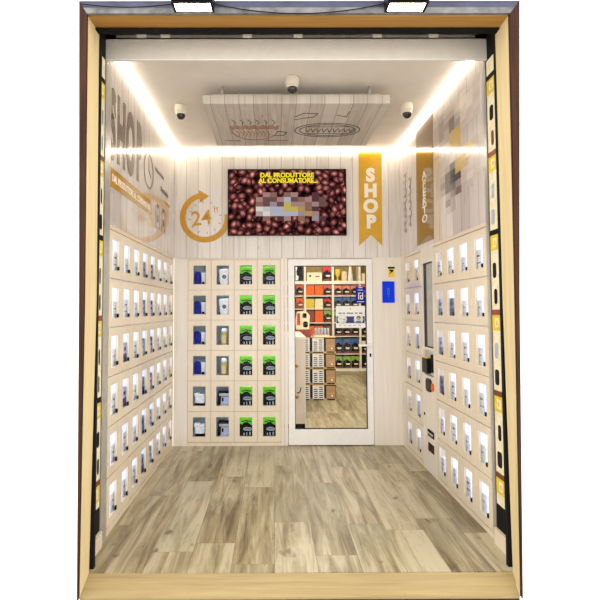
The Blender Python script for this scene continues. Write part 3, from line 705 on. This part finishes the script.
def black_machine():
    t = thing('coffee_machine', '', 'coffee machine', (0, 0, 0))
    MB().tbox(TB, -0.066, 0.066, 0.0, 0.155, -0.03, 0.05, 'c_black').build('body', t, bevel=0.006)
    MB().tbox(TB, -0.03, 0.066, 0.02, 0.10, -0.05, -0.03, 'c_lilac').build('front_panel', t, bevel=0.003)
    MB().tbox(TB, -0.05, 0.066, 0.108, 0.135, -0.055, -0.03, 'c_steel').build('brew_head', t, bevel=0.003)
    MB().tbox(TB, -0.02, 0.0, 0.05, 0.09, -0.056, -0.05, 'c_black').build('spout', t)
    MB().tbox(TB, -0.035, 0.066, 0.0, 0.018, -0.055, -0.03, 'c_steel').build('drip_tray', t)
    return t
def green_bag(flip=1):
    t = thing('coffee_bag', '', 'coffee bag', (0, 0, 0))
    s = flip
    MB().prism(TB, [(-0.078, 0), (0.078, 0), (0.08, 0.1), (0.076, 0.195), (0.078, 0.212), (-0.078, 0.212), (-0.076, 0.195), (-0.08, 0.1)], -0.035, 0.035, 'c_lgreen').build('pouch', t, bevel=0.006)
    MB().prism(TB, [(-0.078, 0.002), (0.078, 0.002), (0.079, 0.115), (0.05, 0.125), (0.015, 0.155), (-0.02, 0.15), (-0.045, 0.128), (-0.079, 0.138)], -0.0375, -0.035, 'c_black').build('dark_print', t)
    p = MB().prism(TB, [(-0.01, 0.06), (0.05, 0.058), (0.066, 0.078), (0.05, 0.094), (0.0, 0.10), (-0.03, 0.088), (-0.036, 0.07)], -0.039, -0.0375, 'c_grey')
    p.tbox(TB, -0.03, 0.055, 0.074, 0.080, -0.040, -0.039, 'c_black').tbox(TB, -0.01, 0.05, 0.085, 0.089, -0.040, -0.039, 'c_black')
    p.tbox(TB, -0.028, -0.018, 0.008, 0.035, -0.039, -0.0375, 'c_grey').tbox(TB, 0.002, 0.012, 0.006, 0.04, -0.039, -0.0375, 'c_grey').tbox(TB, 0.035, 0.05, 0.008, 0.045, -0.039, -0.0375, 'c_grey')
    p.prism(TB, [(-0.04, 0.168), (0.0, 0.182), (0.045, 0.186), (0.05, 0.196), (-0.01, 0.196), (-0.04, 0.185)], -0.0365, -0.035, 'c_green')
    p.prism(TB, [(-0.05, 0.150), (-0.01, 0.163), (0.05, 0.15), (0.06, 0.165), (0.0, 0.176), (-0.055, 0.162)], -0.0362, -0.035, 'c_dgreen')
    p.build('cup_picture', t)
    return t
protos = {}
def bget(k, r):
    if k == 0: return (blue_machine, 'blue coffee machine with a white tank') if r < 4 else (white_machine, 'low white coffee machine with black base')
    if k == 1: return ((white_pack, 'white capsule dispenser with round black emblem') if r < 2 else (jar, 'tall gold coffee jar with white lid') if r < 4 else (black_machine, 'black coffee machine with pale front'))
    return (green_bag, 'green and black coffee bag')
for k in range(4):
    for r in range(6):
        fn, nm = bget(k, r)
        if fn not in protos: protos[fn] = fn(); o = protos[fn]
        else: o = copy_tree(protos[fn])
        o.location = (0.16 + (k + .5) * 0.26 + (0.008 if k == 1 else 0), 0.085, ROWZ[r + 1] + 0.0565)
        kind = {0: 'leftmost column', 1: 'second column from left', 2: 'second column from glass door', 3: 'column beside glass door'}[k]
        tag(o, '%s, %s row of back lockers, %s' % (nm, ROWN[r], kind), None, 'goods in the back lockers')

# ------------------------------------------------------------------ payment terminal in the right wall
t = thing('payment_terminal', 'cream payment panel with tall screen and card reader between the right lockers', 'payment terminal', (W, -0.91, 0))
u0, u1 = -1.103, -0.722
MB().ring(TR, (u0, u1, 1.145, TOPZ), (-1.062, -0.768, 1.15, 1.945), 0, 0.1, 'panel_cream').ring(TR, (u0, u1, 0, 1.145), (-1.055, -0.765, 0.89, 1.125), 0, 0.1, 'panel_cream').tbox(TR, u0, u1, 0, TOPZ, 0.1, 0.11, 'carcass').build('body', t)
d = MB().tbox(TR, -1.06, -0.77, 1.152, 1.943, 0.012, 0.10, 'black').build('display', t)
M['screen_grey'] = plain('idle_screen_reflection', (168, 166, 156), 0.08, var=0.05, spec=0.6)  # reflection on the switched-off screen put into its base colour
tag(MB().tbox(TR, -1.058, -0.872, 1.165, 1.93, 0.008, 0.012, 'screen_grey').build('screen', d), 'idle screen with its grey reflection painted in')
MB().tbox(TR, -1.053, -0.767, 0.892, 1.123, 0.02, 0.10, 'metal').build('reader_plate', t)
rd = MB().tbox(TR, -0.93, -0.78, 0.91, 1.05, -0.022, 0.02, 'black').build('card_reader', t, bevel=0.006)
tag(MB().tbox(TR, -0.92, -0.80, 1.05, 1.06, -0.02, 0.0, 'yellow_sign').build('top_cap', rd), 'yellow cap')
MB().tbox(TR, -1.03, -0.96, 0.93, 1.09, 0.005, 0.02, 'steel_dark').build('slot_plate', t)
pp = MB().prism(TR, rpoly(-1.0, -0.85, 0.745, 0.865, 0.04), -0.012, 0.0, 'black').build('contactless_pad', t)
tag(MB().prism(TR, rpoly(-1.065, -1.0, 0.765, 0.835, 0.02), -0.010, 0.0, 'c_orange').build('orange_button', pp), 'orange button')
b = MB().tbox(TR, -1.035, -0.865, 0.335, 0.395, -0.006, 0.0, 'steel_dark').build('coin_slot', t)
MB().tbox(TR, -1.02, -0.88, 0.355, 0.372, -0.009, -0.006, 'metal').build('slot_lip', b)
MB().tbox(TR, -1.03, -0.88, 0.20, 0.275, -0.006, 0.0, 'brown_dark' if 'brown_dark' in M else 'trim_dark').build('coin_return', t)
MB().lathe([(0.012, -0.006), (0.012, 0.0)], W, -0.775, 0.515, 'black', 14, 'x').build('key_lock', t)

# ------------------------------------------------------------------ glass door
d = struct('door_1', MB().ring(TB, (1.242, 2.243, 0.0, 2.088), (1.276, 2.238, 0.0, 2.08), 0.03, 0.10, 'rubber'), 'white framed glass door to the shop', 'door')
def dpart(name, mb, lab=None, par=None, bevel=0):
    o = mb.build(name, par or d, bevel=bevel)
    if lab: o['label'] = lab
    return o
dpart('surround', MB().ring(TB, (1.241, 2.243, 0.0, 2.088), (1.279, 2.236, -0.01, 2.081), 0.0, 0.03, 'panel_cream'))
leaf = dpart('door_leaf', MB().ring(TB, (1.285, 2.230, 0.008, 2.074), (1.356, 2.165, 0.178, 2.0), -0.014, 0.04, 'white'), 'white frame', bevel=0.003)
dpart('seal', MB().ring(TB, (1.355, 2.166, 0.177, 2.001), (1.363, 2.158, 0.186, 1.993), 0.004, 0.03, 'rubber'), 'black rubber seal')
dpart('glass_pane', MB().tbox(TB, 1.362, 2.159, 0.185, 1.994, 0.014, 0.02, 'glass'))
hd = dpart('handle', MB().tbox(TB, 2.182, 2.218, 1.06, 1.15, -0.022, -0.014, 'white').tbox(TB, 2.19, 2.208, 1.098, 1.118, -0.055, -0.022, 'white').tbox(TB, 2.06, 2.208, 1.096, 1.12, -0.068, -0.05, 'white'), bevel=0.004)
dpart('key_lock', MB().lathe([(0.011, -0.02), (0.011, -0.014)], 2.2, 0, 1.005, 'black', 14, 'y').tbox(TB, 2.193, 2.207, 0.975, 1.005, -0.02, -0.014, 'black'))
# notices on the door glass
t = thing('door_poster', 'white poster with navy band and two round pictures on the door glass', 'poster', (1.99, 0.0, 1.298))
x0, x1, z0, z1 = 1.822, 2.15, 1.30, 1.545
MB().tbox(TB, x0, x1, z0, z1, 0.010, 0.0135, 'poster_white').build('sheet', t)
MB().tbox(TB, x0 + 0.005, x1 - 0.005, 1.352, 1.428, 0.0088, 0.010, 'navy').build('navy_band', t)
mb = MB()
for q, wd in enumerate((0.04, 0.03, 0.05, 0.03, 0.035, 0.045)):
    mb.tbox(TB, x0 + 0.03 + q * 0.046, x0 + 0.03 + q * 0.046 + wd * .85, 1.458, 1.470, 0.0088, 0.010, 'ink_dark')
for q in range(5): mb.tbox(TB, x0 + 0.03 + q * 0.055, x0 + 0.06 + q * 0.055, 1.322, 1.328, 0.0088, 0.010, 'ink_grey')
mb.prism(TB, [(1.985, 1.505), (1.995, 1.515), (1.985, 1.525), (1.975, 1.515)], 0.0088, 0.010, 'gold'); mb.build('caption', t)
for cxp, por in ((1.893, False), (2.075, True)):
    p = MB().lathe([(0.053, 0.0074), (0.053, 0.0088)], cxp, 0, 1.395, 'poster_white', 28, 'y').build('round_picture', t)
    if por:
        q = MB(); q.lathe([(0.019, 0.0062), (0.019, 0.0074)], cxp, 0, 1.405, 'skin', 18, 'y')
        arc_band(q, TB, cxp, 1.408, 0.013, 0.024, -5, 185, 'black', 14, 0.0055, 0.0066)
        q.prism(TB, [(cxp - 0.036, 1.352), (cxp + 0.036, 1.352), (cxp + 0.024, 1.378), (cxp - 0.024, 1.378)], 0.0060, 0.0074, 'c_slate'); q.build('portrait', p)
    else:
        q = MB(); q.tbox(TB, cxp - 0.03, cxp - 0.004, 1.396, 1.404, 0.0060, 0.0074, 'gold').tbox(TB, cxp + 0.004, cxp + 0.03, 1.388, 1.398, 0.0060, 0.0074, 'ink_grey'); q.build('drawing', p)
t = thing('door_notice', 'dark blue notice with white pictogram on the door glass', 'notice', (2.1, 0.0, 1.575))
MB().tbox(TB, 2.048, 2.150, 1.575, 1.765, 0.010, 0.0135, 'blue_dark').build('sheet', t)
MB().tbox(TB, 2.075, 2.125, 1.748, 1.756, 0.0088, 0.010, 'letter_white').tbox(TB, 2.07, 2.13, 1.718, 1.728, 0.0088, 0.010, 'c_lilac').tbox(TB, 2.062, 2.14, 1.59, 1.596, 0.0088, 0.010, 'letter_white').tbox(TB, 2.075, 2.086, 1.62, 1.695, 0.0088, 0.010, 'letter_white').tbox(TB, 2.075, 2.105, 1.685, 1.695, 0.0088, 0.010, 'letter_white').ring(TB, (2.096, 2.13, 1.62, 1.665), (2.105, 2.121, 1.63, 1.655), 0.0088, 0.010, 'letter_white').tbox(TB, 2.12, 2.13, 1.66, 1.695, 0.0088, 0.010, 'letter_white').build('pictogram', t)
# signs on the cream panel right of the door
t = thing('warning_sign', 'small yellow and black warning sign on the cream panel beside the door', 'sign', (2.45, 0, 1.87))
MB().tbox(TB, 2.416, 2.486, 1.868, 1.962, -0.003, -0.0003, 'yellow_sign').build('plate', t)
MB().tbox(TB, 2.412, 2.490, 1.964, 1.984, -0.003, -0.0003, 'black').build('header', t)
MB().prism(TB, [(2.425, 1.905), (2.44, 1.905), (2.45, 1.92), (2.465, 1.925), (2.478, 1.95), (2.43, 1.955), (2.425, 1.94), (2.445, 1.93)], -0.0045, -0.003, 'black').build('pictogram', t)
t = thing('blue_sign', 'vivid blue rectangular plate on the cream panel below the yellow sign', 'sign', (2.412, 0, 1.58))
MB().tbox(TB, 2.345, 2.482, 1.58, 1.82, -0.014, -0.0003, 'blue_sheet').build('plate', t, bevel=0.003)
MB().ring(TB, (2.402, 2.422, 1.67, 1.745), (2.407, 2.417, 1.68, 1.735), -0.0155, -0.014, 'c_slate').tbox(TB, 2.409, 2.415, 1.64, 1.66, -0.0155, -0.014, 'c_slate').build('glyph', t)

# ------------------------------------------------------------------ product picture strips beside the frame
def strip(T, s, lab, u0, u1):  # cream strip with yellow bands and dark rounded blocks
    t = thing('picture_strip', lab, 'poster', T((u0 + u1) / 2, 0.26, 0))
    mb = MB().tbox(T, u0, u1, 0.26, 3.17, -0.004, -0.0005, 'c_cream'); rr = random.Random(s)
    z = 0.30 + (0.03 if s == 2 else 0); w = u1 - u0
    while z < 3.1:
        mb.tbox(T, u0, u1, z, z + 0.10, -0.005, -0.004, 'c_yellow')
        mb.ring(T, (u0 + w * .3, u0 + w * .7, z + 0.02, z + 0.08), (u0 + w * .42, u0 + w * .6, z + 0.035, z + 0.065), -0.0058, -0.005, 'c_cream')
        mb.tbox(T, u0, u1, z + 0.10, min(z + 0.135, 3.17), -0.005, -0.004, rr.choice(['c_brown', 'steel_dark', 'c_redbrown']))
        for dz in (0.17, 0.34):
            if z + dz + 0.13 > 3.16: continue
            m = rr.choice(['c_black', 'c_brown', 'steel_dark', 'c_grey', 'c_black'])
            mb.prism(T, rpoly(u0 + w * rr.uniform(.3, .45), u0 + w * rr.uniform(.62, .85), z + dz, z + dz + 0.10, 0.02), -0.005, -0.004, m)
        z += 0.52
    mb.build('picture', t)
strip(TL, 1, 'tall strip of shelf pictures beside the left wooden jamb', -2.375, -2.285)
strip(TR, 2, 'tall strip of shelf pictures beside the right wooden jamb', -2.385, -2.258)

# ------------------------------------------------------------------ shop behind the glass door
struct('wall_shop_back', MB().box(0.2, 4.4, 6.85, 6.95, 0, 3.2, 'shop_wall'))
struct('wall_shop_left', MB().box(0.2, 0.3, 0.36, 6.85, 0, 3.2, 'shop_wall'))
struct('wall_shop_right', MB().box(4.3, 4.4, 0.1, 6.85, 0, 3.2, 'shop_wall'))
struct('ceiling_shop', MB().box(0.2, 4.4, 0.1, 6.95, 3.2, 3.3, 'ceiling'))
for k, (x, y) in enumerate(((2.0, 0.5), (1.7, 1.6), (3.0, 1.6), (1.7, 3.9), (3.0, 3.9), (2.4, 5.5))):  # unseen lights added to brighten the shop, the nearest for the counter front
    t = thing('added_ceiling_light', 'unseen square ceiling light added to brighten the shop behind the glass door', 'ceiling light', (x, y, 3.2), 'added shop ceiling lights')
    MB().ring(lambda u, v, w: (u, v, w), (x - 0.32, x + 0.32, y - 0.32, y + 0.32), (x - 0.3, x + 0.3, y - 0.3, y + 0.3), 3.17, 3.199, 'white').build('frame', t)
    MB().box(x - 0.3, x + 0.3, y - 0.3, y + 0.3, 3.18, 3.195, 'shop_fill').build('diffuser', t)
SY = 6.42
BX = [(1.25, 1.874), (1.923, 2.561), (2.61, 3.224), (3.273, 3.9)]
t = thing('display_shelving', 'tall cream shelving full of coffee packs at the back of the shop', 'shelving', (2.57, SY + 0.2, 0))
for x in (1.20, 1.874, 2.561, 3.224, 3.90): MB().box(x, x + 0.049, SY, SY + 0.4, 0, 2.95, 'shelf_white').build('upright', t)
LV = [[0.06, 0.42, 0.85, 1.18, 1.52, 1.84, 2.196], [0.06, 0.42, 0.85, 1.18, 1.52, 1.84, 2.196], [0.06, 0.42, 0.85, 1.18, 1.52, 1.84, 2.196], [0.06, 0.42, 0.85, 1.18, 1.52, 1.84, 2.196]]
for bi, (a, b) in enumerate(BX):
    for z in LV[bi]:
        th = 0.074 if z > 2.1 else (0.06 if z < 0.1 else 0.022)
        MB().box(a, b, SY + (0.0 if z > 2.1 or z < 0.1 else 0.01), SY + 0.4, z - th, z, 'shelf_white').build('shelf', t)
    MB().box(a, b, SY + 0.38, SY + 0.40, 0, 2.1, 'shelf_back').build('back_panel', t)
    tag(MB().box(a, b, SY + 0.38, SY + 0.40, 2.2, 2.95, 'shelf_yellow_lit').build('back_panel', t), 'back panel of the top shelf with yellow light painted in')
BAY = ['left bay', 'middle bay', 'right bay', 'far bay']
RN = {2.196: 'top shelf', 1.84: 'second shelf from the top', 1.52: 'third shelf from the top', 1.18: 'fourth shelf from the top', 0.85: 'fifth shelf from the top', 0.42: 'second lowest shelf', 0.06: 'lowest shelf'}
RN = {2.196: 'top shelf', 1.84: 'sixth shelf up', 1.52: 'fifth shelf up', 1.18: 'fourth shelf up', 0.85: 'third shelf up', 0.42: 'second shelf up', 0.06: 'lowest shelf'}
PP = {}
def shop_pack(top, bot, w, h, cup=True):
    key = (top, bot, w, h, cup)
    if key not in PP:
        mb = MB(); mb.prism(TB, [(-w / 2, 0), (w / 2, 0), (w / 2 + .004, h * .5), (w / 2 - .003, h), (-w / 2 + .003, h), (-w / 2 - .004, h * .5)], 0, 0.16, top)
        if bot:
            mb.prism(TB, [(-w / 2 + .002, 0.004), (w / 2 - .002, 0.004), (w / 2 - .002, h * .60), (w * .2, h * .66), (w * .05, h * .78), (-w * .2, h * .70), (-w / 2 + .002, h * .58)], -0.003, 0, bot)
        if cup:
            mb.prism(TB, [(-w * .1, h * .30), (w * .34, h * .30), (w * .4, h * .42), (-w * .2, h * .42)], -0.005, -0.003, 'c_cream').prism(TB, [(-w * .4, h * .04), (w * .42, h * .04), (w * .42, h * .16), (-w * .4, h * .13)], -0.005, -0.003, 'c_redbrown')
        o = mb.build('coffee_pack'); PP[key] = o.data; bpy.data.objects.remove(o)
    return PP[key]
def row(bay, z, items, h):
    a, b = BX[bay]; n = len(items)
    for k, it in enumerate(items):
        if not it: continue
        top, bot, nm = it
        w = (b - a) / n * 0.9
        o = inst(shop_pack(top, bot, round(w, 3), h, bool(bot)), 'coffee_pack', (a + (b - a) * (k + .5) / n, SY + 0.03, z + 0.0005))
        pos = {1: 'alone', 2: ['left', 'right'][k] if n == 2 else '', 3: ['left', 'middle', 'right'][k] if n == 3 else ''}.get(n, '')
        tag(o, '%s, %s, %s of shop shelving, %s of row' % (nm, RN[z], BAY[bay], pos), 'coffee pack', 'packs on the shop shelving')
P = lambda top, bot, nm: ('c_' + top, 'c_' + bot if bot else None, nm)
row(2, 1.84, [P('salmon', 'black', 'salmon and black coffee pack')] * 3, 0.245)
row(2, 1.52, [P('blue', 'black', 'blue and black coffee pack')] * 3, 0.27)
row(2, 1.18, [P('green', 'black', 'green and black coffee pack')] * 3, 0.27)
row(2, 0.85, [P('brown', 'black', 'brown and black coffee pack')] * 3, 0.26)
row(2, 0.42, [P('blue', 'black', 'blue and black coffee pack')] * 3, 0.36)
row(2, 0.06, [P('green', 'black', 'green and black coffee pack')] * 3, 0.29)
row(1, 1.84, [P('orange', None, 'orange carton'), P('orange', None, 'orange carton'), P('pink', 'black', 'salmon and black coffee pack')], 0.26)
row(1, 1.52, [P('yellow', None, 'yellow carton'), P('cream', None, 'cream carton'), P('red', 'black', 'red and black coffee pack')], 0.24)
row(1, 1.18, [P('redbrown', None, 'red brown carton'), P('orange', None, 'orange carton'), P('green', 'black', 'green and black coffee pack')], 0.29)
row(1, 0.85, [P('orange', None, 'orange carton'), P('orange', None, 'orange carton'), P('brown', None, 'brown carton')], 0.24)
row(0, 1.84, [None, None, P('pink', 'black', 'red and black coffee pack')], 0.27)
row(0, 1.52, [None, None, P('orange', 'redbrown', 'orange and brown coffee pack')], 0.26)
row(0, 1.18, [None, None, P('red', 'cream', 'red and cream coffee pack')], 0.27)
row(3, 1.84, [P('pink', 'black', 'red and black coffee pack'), None, None], 0.27)
row(3, 0.42, [P('cream', 'black', 'cream and black coffee pack'), None, None], 0.3)
row(3, 0.06, [P('black', 'black', 'black coffee pack'), None, None], 0.29)
row(3, 0.85, [P('cream', 'black', 'cream and black coffee pack'), None, None], 0.28)
z = 2.1965
tag(MB().box(1.955, 2.32, SY + 0.03, SY + 0.2, z, z + 0.215, 'c_cream').lathe([(0.028, 0.026), (0.028, 0.03)], 2.03, SY, z + 0.13, 'c_black', 14, 'y').tbox(TB, 2.16, 2.26, z + 0.10, z + 0.13, SY + 0.026, SY + 0.03, 'c_brown').build('carton'), 'cream carton with a black dot on the top shelf of the shop', 'carton')
o = inst(shop_pack('c_red', 'c_black', 0.2, 0.36), 'coffee_pack', (2.45, SY + 0.03, z)); tag(o, 'red and black coffee pack on the top shelf beside the dotted carton', 'coffee pack', 'packs on the shop shelving')
tag(MB().box(1.66, 1.85, SY + 0.03, SY + 0.2, z, z + 0.4, 'c_black').prism(TB, [(1.67, z + 0.02), (1.73, z + 0.02), (1.75, z + 0.12), (1.70, z + 0.15), (1.69, z + 0.24), (1.72, z + 0.34), (1.67, z + 0.36)], SY + 0.027, SY + 0.03, 'c_white').build('carton'), 'black and white carton on the top shelf of the left bay', 'carton')
tag(MB().lathe([(0.085, 0), (0.085, 0.02), (0.02, 0.03), (0.02, 0.1), (0.07, 0.16), (0.075, 0.3)], 2.72, SY + 0.15, z, 'c_yellow', 20).build('glass_goblet'), 'yellow goblet on the top shelf of the right bay', 'goblet')
tag(MB().box(2.82, 2.94, SY + 0.05, SY + 0.2, z, z + 0.24, 'c_beige').build('carton', bevel=0.004), 'small beige carton on the top shelf beside the white cone', 'carton')
tag(MB().lathe([(0.075, 0), (0.06, 0.12), (0.03, 0.34), (0.028, 0.42)], 3.04, SY + 0.15, z, 'c_white', 20).build('paper_cone'), 'tall white cone on the top shelf of the right bay', 'cone')
tag(MB().box(3.30, 3.42, SY + 0.03, SY + 0.2, z, z + 0.19, 'c_cream').build('carton', bevel=0.004), 'cream carton on the top shelf of the far right bay', 'carton')

# crates stacked before the shelving
def crate(kind, x0, x1):
    t = thing('crate', '', 'crate', (0, 0, 0)); w = x1 - x0; y0, y1, h = 0.0, 0.32, 0.26
    MB().box(-w / 2, w / 2, y0 + 0.02, y1, 0.02, h - 0.012, 'crate_black').build('body', t)
    MB().box(-w / 2 - 0.005, w / 2 + 0.005, y0, y1, h - 0.009, h - 0.001, 'tan').box(-w / 2 - 0.005, -w / 2 + 0.02, y0, y1, 0.0, 0.02, 'tan').box(w / 2 - 0.02, w / 2 + 0.005, y0, y1, 0.0, 0.02, 'tan').box(-w / 2 + 0.02, w / 2 - 0.02, y0 + 0.01, y1, 0.0, 0.02, 'crate_black').build('rim', t)
    if kind == 'white':
        f = MB().box(-w / 2 + 0.012, w / 2 - 0.012, y0 + 0.004, y0 + 0.02, 0.022, h - 0.016, 'crate_white').build('front_panel', t)
        s = MB()
        for r in range(6):
            for q in (-1, 1):
                if r == 5 and q < 0: continue
                s.box(q * w * .2 - w * .14, q * w * .2 + w * .14, y0 + 0.0025, y0 + 0.004, 0.04 + r * 0.033, 0.054 + r * 0.033, 'crate_black')
        s.build('slots', f)
    else:
        f = MB().box(-w / 2 + 0.008, w / 2 - 0.008, y0 + 0.006, y0 + 0.02, 0.022, h - 0.03, 'kraft').build('front_panel', t)
        MB().box(0.01, 0.03, y0 + 0.003, y0 + 0.006, 0.06, 0.085, 'c_white').box(-0.015, 0.0, y0 + 0.003, y0 + 0.006, 0.10, 0.115, 'tan').box(0.03, 0.045, y0 + 0.003, y0 + 0.006, 0.11, 0.12, 'tan').build('tags', f)
    return t
TIER = ['bottom', 'second from the bottom', 'second from the top', 'top']
for kind, x0, x1, nm in (('white', 1.50, 1.735, 'pale slotted crate behind the counter'), ('white', 1.755, 1.97, 'pale slotted crate in the middle stack'), ('brown', 1.985, 2.155, 'brown wooden crate in the right stack')):
    p = crate(kind, x0, x1)
    for k in range(4):
        o = p if k == 0 else copy_tree(p)
        o.location = ((x0 + x1) / 2, 2.65, 0.0005 + k * 0.2605)
        tag(o, '%s, %s of four' % (nm, TIER[k]), None, 'stacked crates in the shop')
ct = 1.0425
t = thing('cup_tray', 'shallow pale tray of metal cans on top of the slotted crates', 'tray', (1.9, 2.75, ct))
MB().box(1.80, 2.06, 2.66, 2.9, ct, ct + 0.03, 'c_cream').build('base', t)
for q in range(5): MB().lathe([(0.02, 0.03), (0.022, 0.13), (0.018, 0.15)], 1.826 + q * 0.052, 2.70, ct, 'c_steel' if q != 3 else 'c_lilac', 14).build('can', t)
t = tag(MB().prism(lambda u, v, w: (u, w, v), [(1.495, ct), (1.745, ct), (1.755, ct + 0.12), (1.485, ct + 0.12)], 2.66, 2.94, 'c_redbrown').build('basket'), 'red brown basket on top of the left crate stack', 'basket')
t = thing('gift_bag', 'cream bag with black print and red label standing in the basket', 'bag', (1.6, 2.8, ct + 0.12))
MB().prism(TB, [(1.50, ct + 0.121), (1.72, ct + 0.121), (1.735, ct + 0.36), (1.66, ct + 0.44), (1.52, ct + 0.42), (1.495, ct + 0.3)], 2.72, 2.88, 'c_cream').build('bag', t, bevel=0.01)
MB().prism(TB, rpoly(1.62, 1.70, ct + 0.16, ct + 0.26, 0.03), 2.715, 2.72, 'c_black').prism(TB, rpoly(1.61, 1.68, ct + 0.32, ct + 0.40, 0.02), 2.715, 2.72, 'c_black').build('black_print', t)
MB().tbox(TB, 1.52, 1.57, ct + 0.2, ct + 0.4, 2.715, 2.72, 'c_red').build('red_label', t)
t = thing('counter', 'pale end of a counter standing just behind the glass door', 'counter', (1.3, 1.2, 0))
MB().box(0.95, 1.528, 0.76, 2.2, 0.06, 1.13, 'counter').build('body', t, bevel=0.004)
MB().box(0.95, 1.534, 0.752, 2.21, 1.13, 1.157, 'white').build('worktop', t)
MB().box(0.97, 1.515, 0.775, 2.19, 0.0, 0.06, 'steel_dark').build('plinth', t)
for z in (0.79, 0.40): MB().lathe([(0.022, -0.012), (0.018, 0)], 1.417, 0.76, z, 'brass', 16, 'y').build('gold_disc', t)  # small gold discs on the counter front
MB().tube([(1.43 - 0.035 * math.cos(a * math.pi / 16) , 0.745, 0.52 - 0.07 * math.sin(a * math.pi / 16)) for a in range(6, 17)][::-1], 0.006, 'black').build('hook', t)

# ------------------------------------------------------------------ world, camera, view
w = bpy.data.worlds.new('World'); sc.world = w; w.use_nodes = True
bg = w.node_tree.nodes['Background']; bg.inputs[0].default_value = (1.0, 0.985, 0.96, 1); bg.inputs[1].default_value = 1.35
cam = bpy.data.cameras.new('camera'); co = bpy.data.objects.new('camera', cam); COL.objects.link(co)
f_px, pitch, yaw, roll = 483.22, 0.04746, 0.003805, 0.003425
fw = Vector((math.sin(yaw), math.cos(yaw), 0)); rt = Vector((math.cos(yaw), -math.sin(yaw), 0)); up = Vector((0, 0, 1))
fw2 = fw * math.cos(pitch) + up * math.sin(pitch); up2 = up * math.cos(pitch) - fw * math.sin(pitch)
r2 = rt * math.cos(roll) - up2 * math.sin(roll); u2 = rt * math.sin(roll) + up2 * math.cos(roll)
co.matrix_world = Matrix(((r2.x, u2.x, -fw2.x, 1.11611), (r2.y, u2.y, -fw2.y, -5.43235), (r2.z, u2.z, -fw2.z, 1.51369), (0, 0, 0, 1)))
cam.sensor_width = 36; cam.lens = f_px / 600 * 36
cam.shift_x = (300 - 274.895) / 600; cam.shift_y = -(300 - 286.065) / 600
cam.clip_start = 0.05
sc.camera = co
sc.view_settings.view_transform = 'Standard'; sc.view_settings.look = 'None'
sc.view_settings.gamma = 1.0; sc.view_settings.use_curve_mapping = False
sc.view_settings.exposure = EXP
sc.cycles.use_denoising = True
sc.cycles.max_bounces = 10; sc.cycles.transparent_max_bounces = 12
sc.cycles.sample_clamp_indirect = 8.0
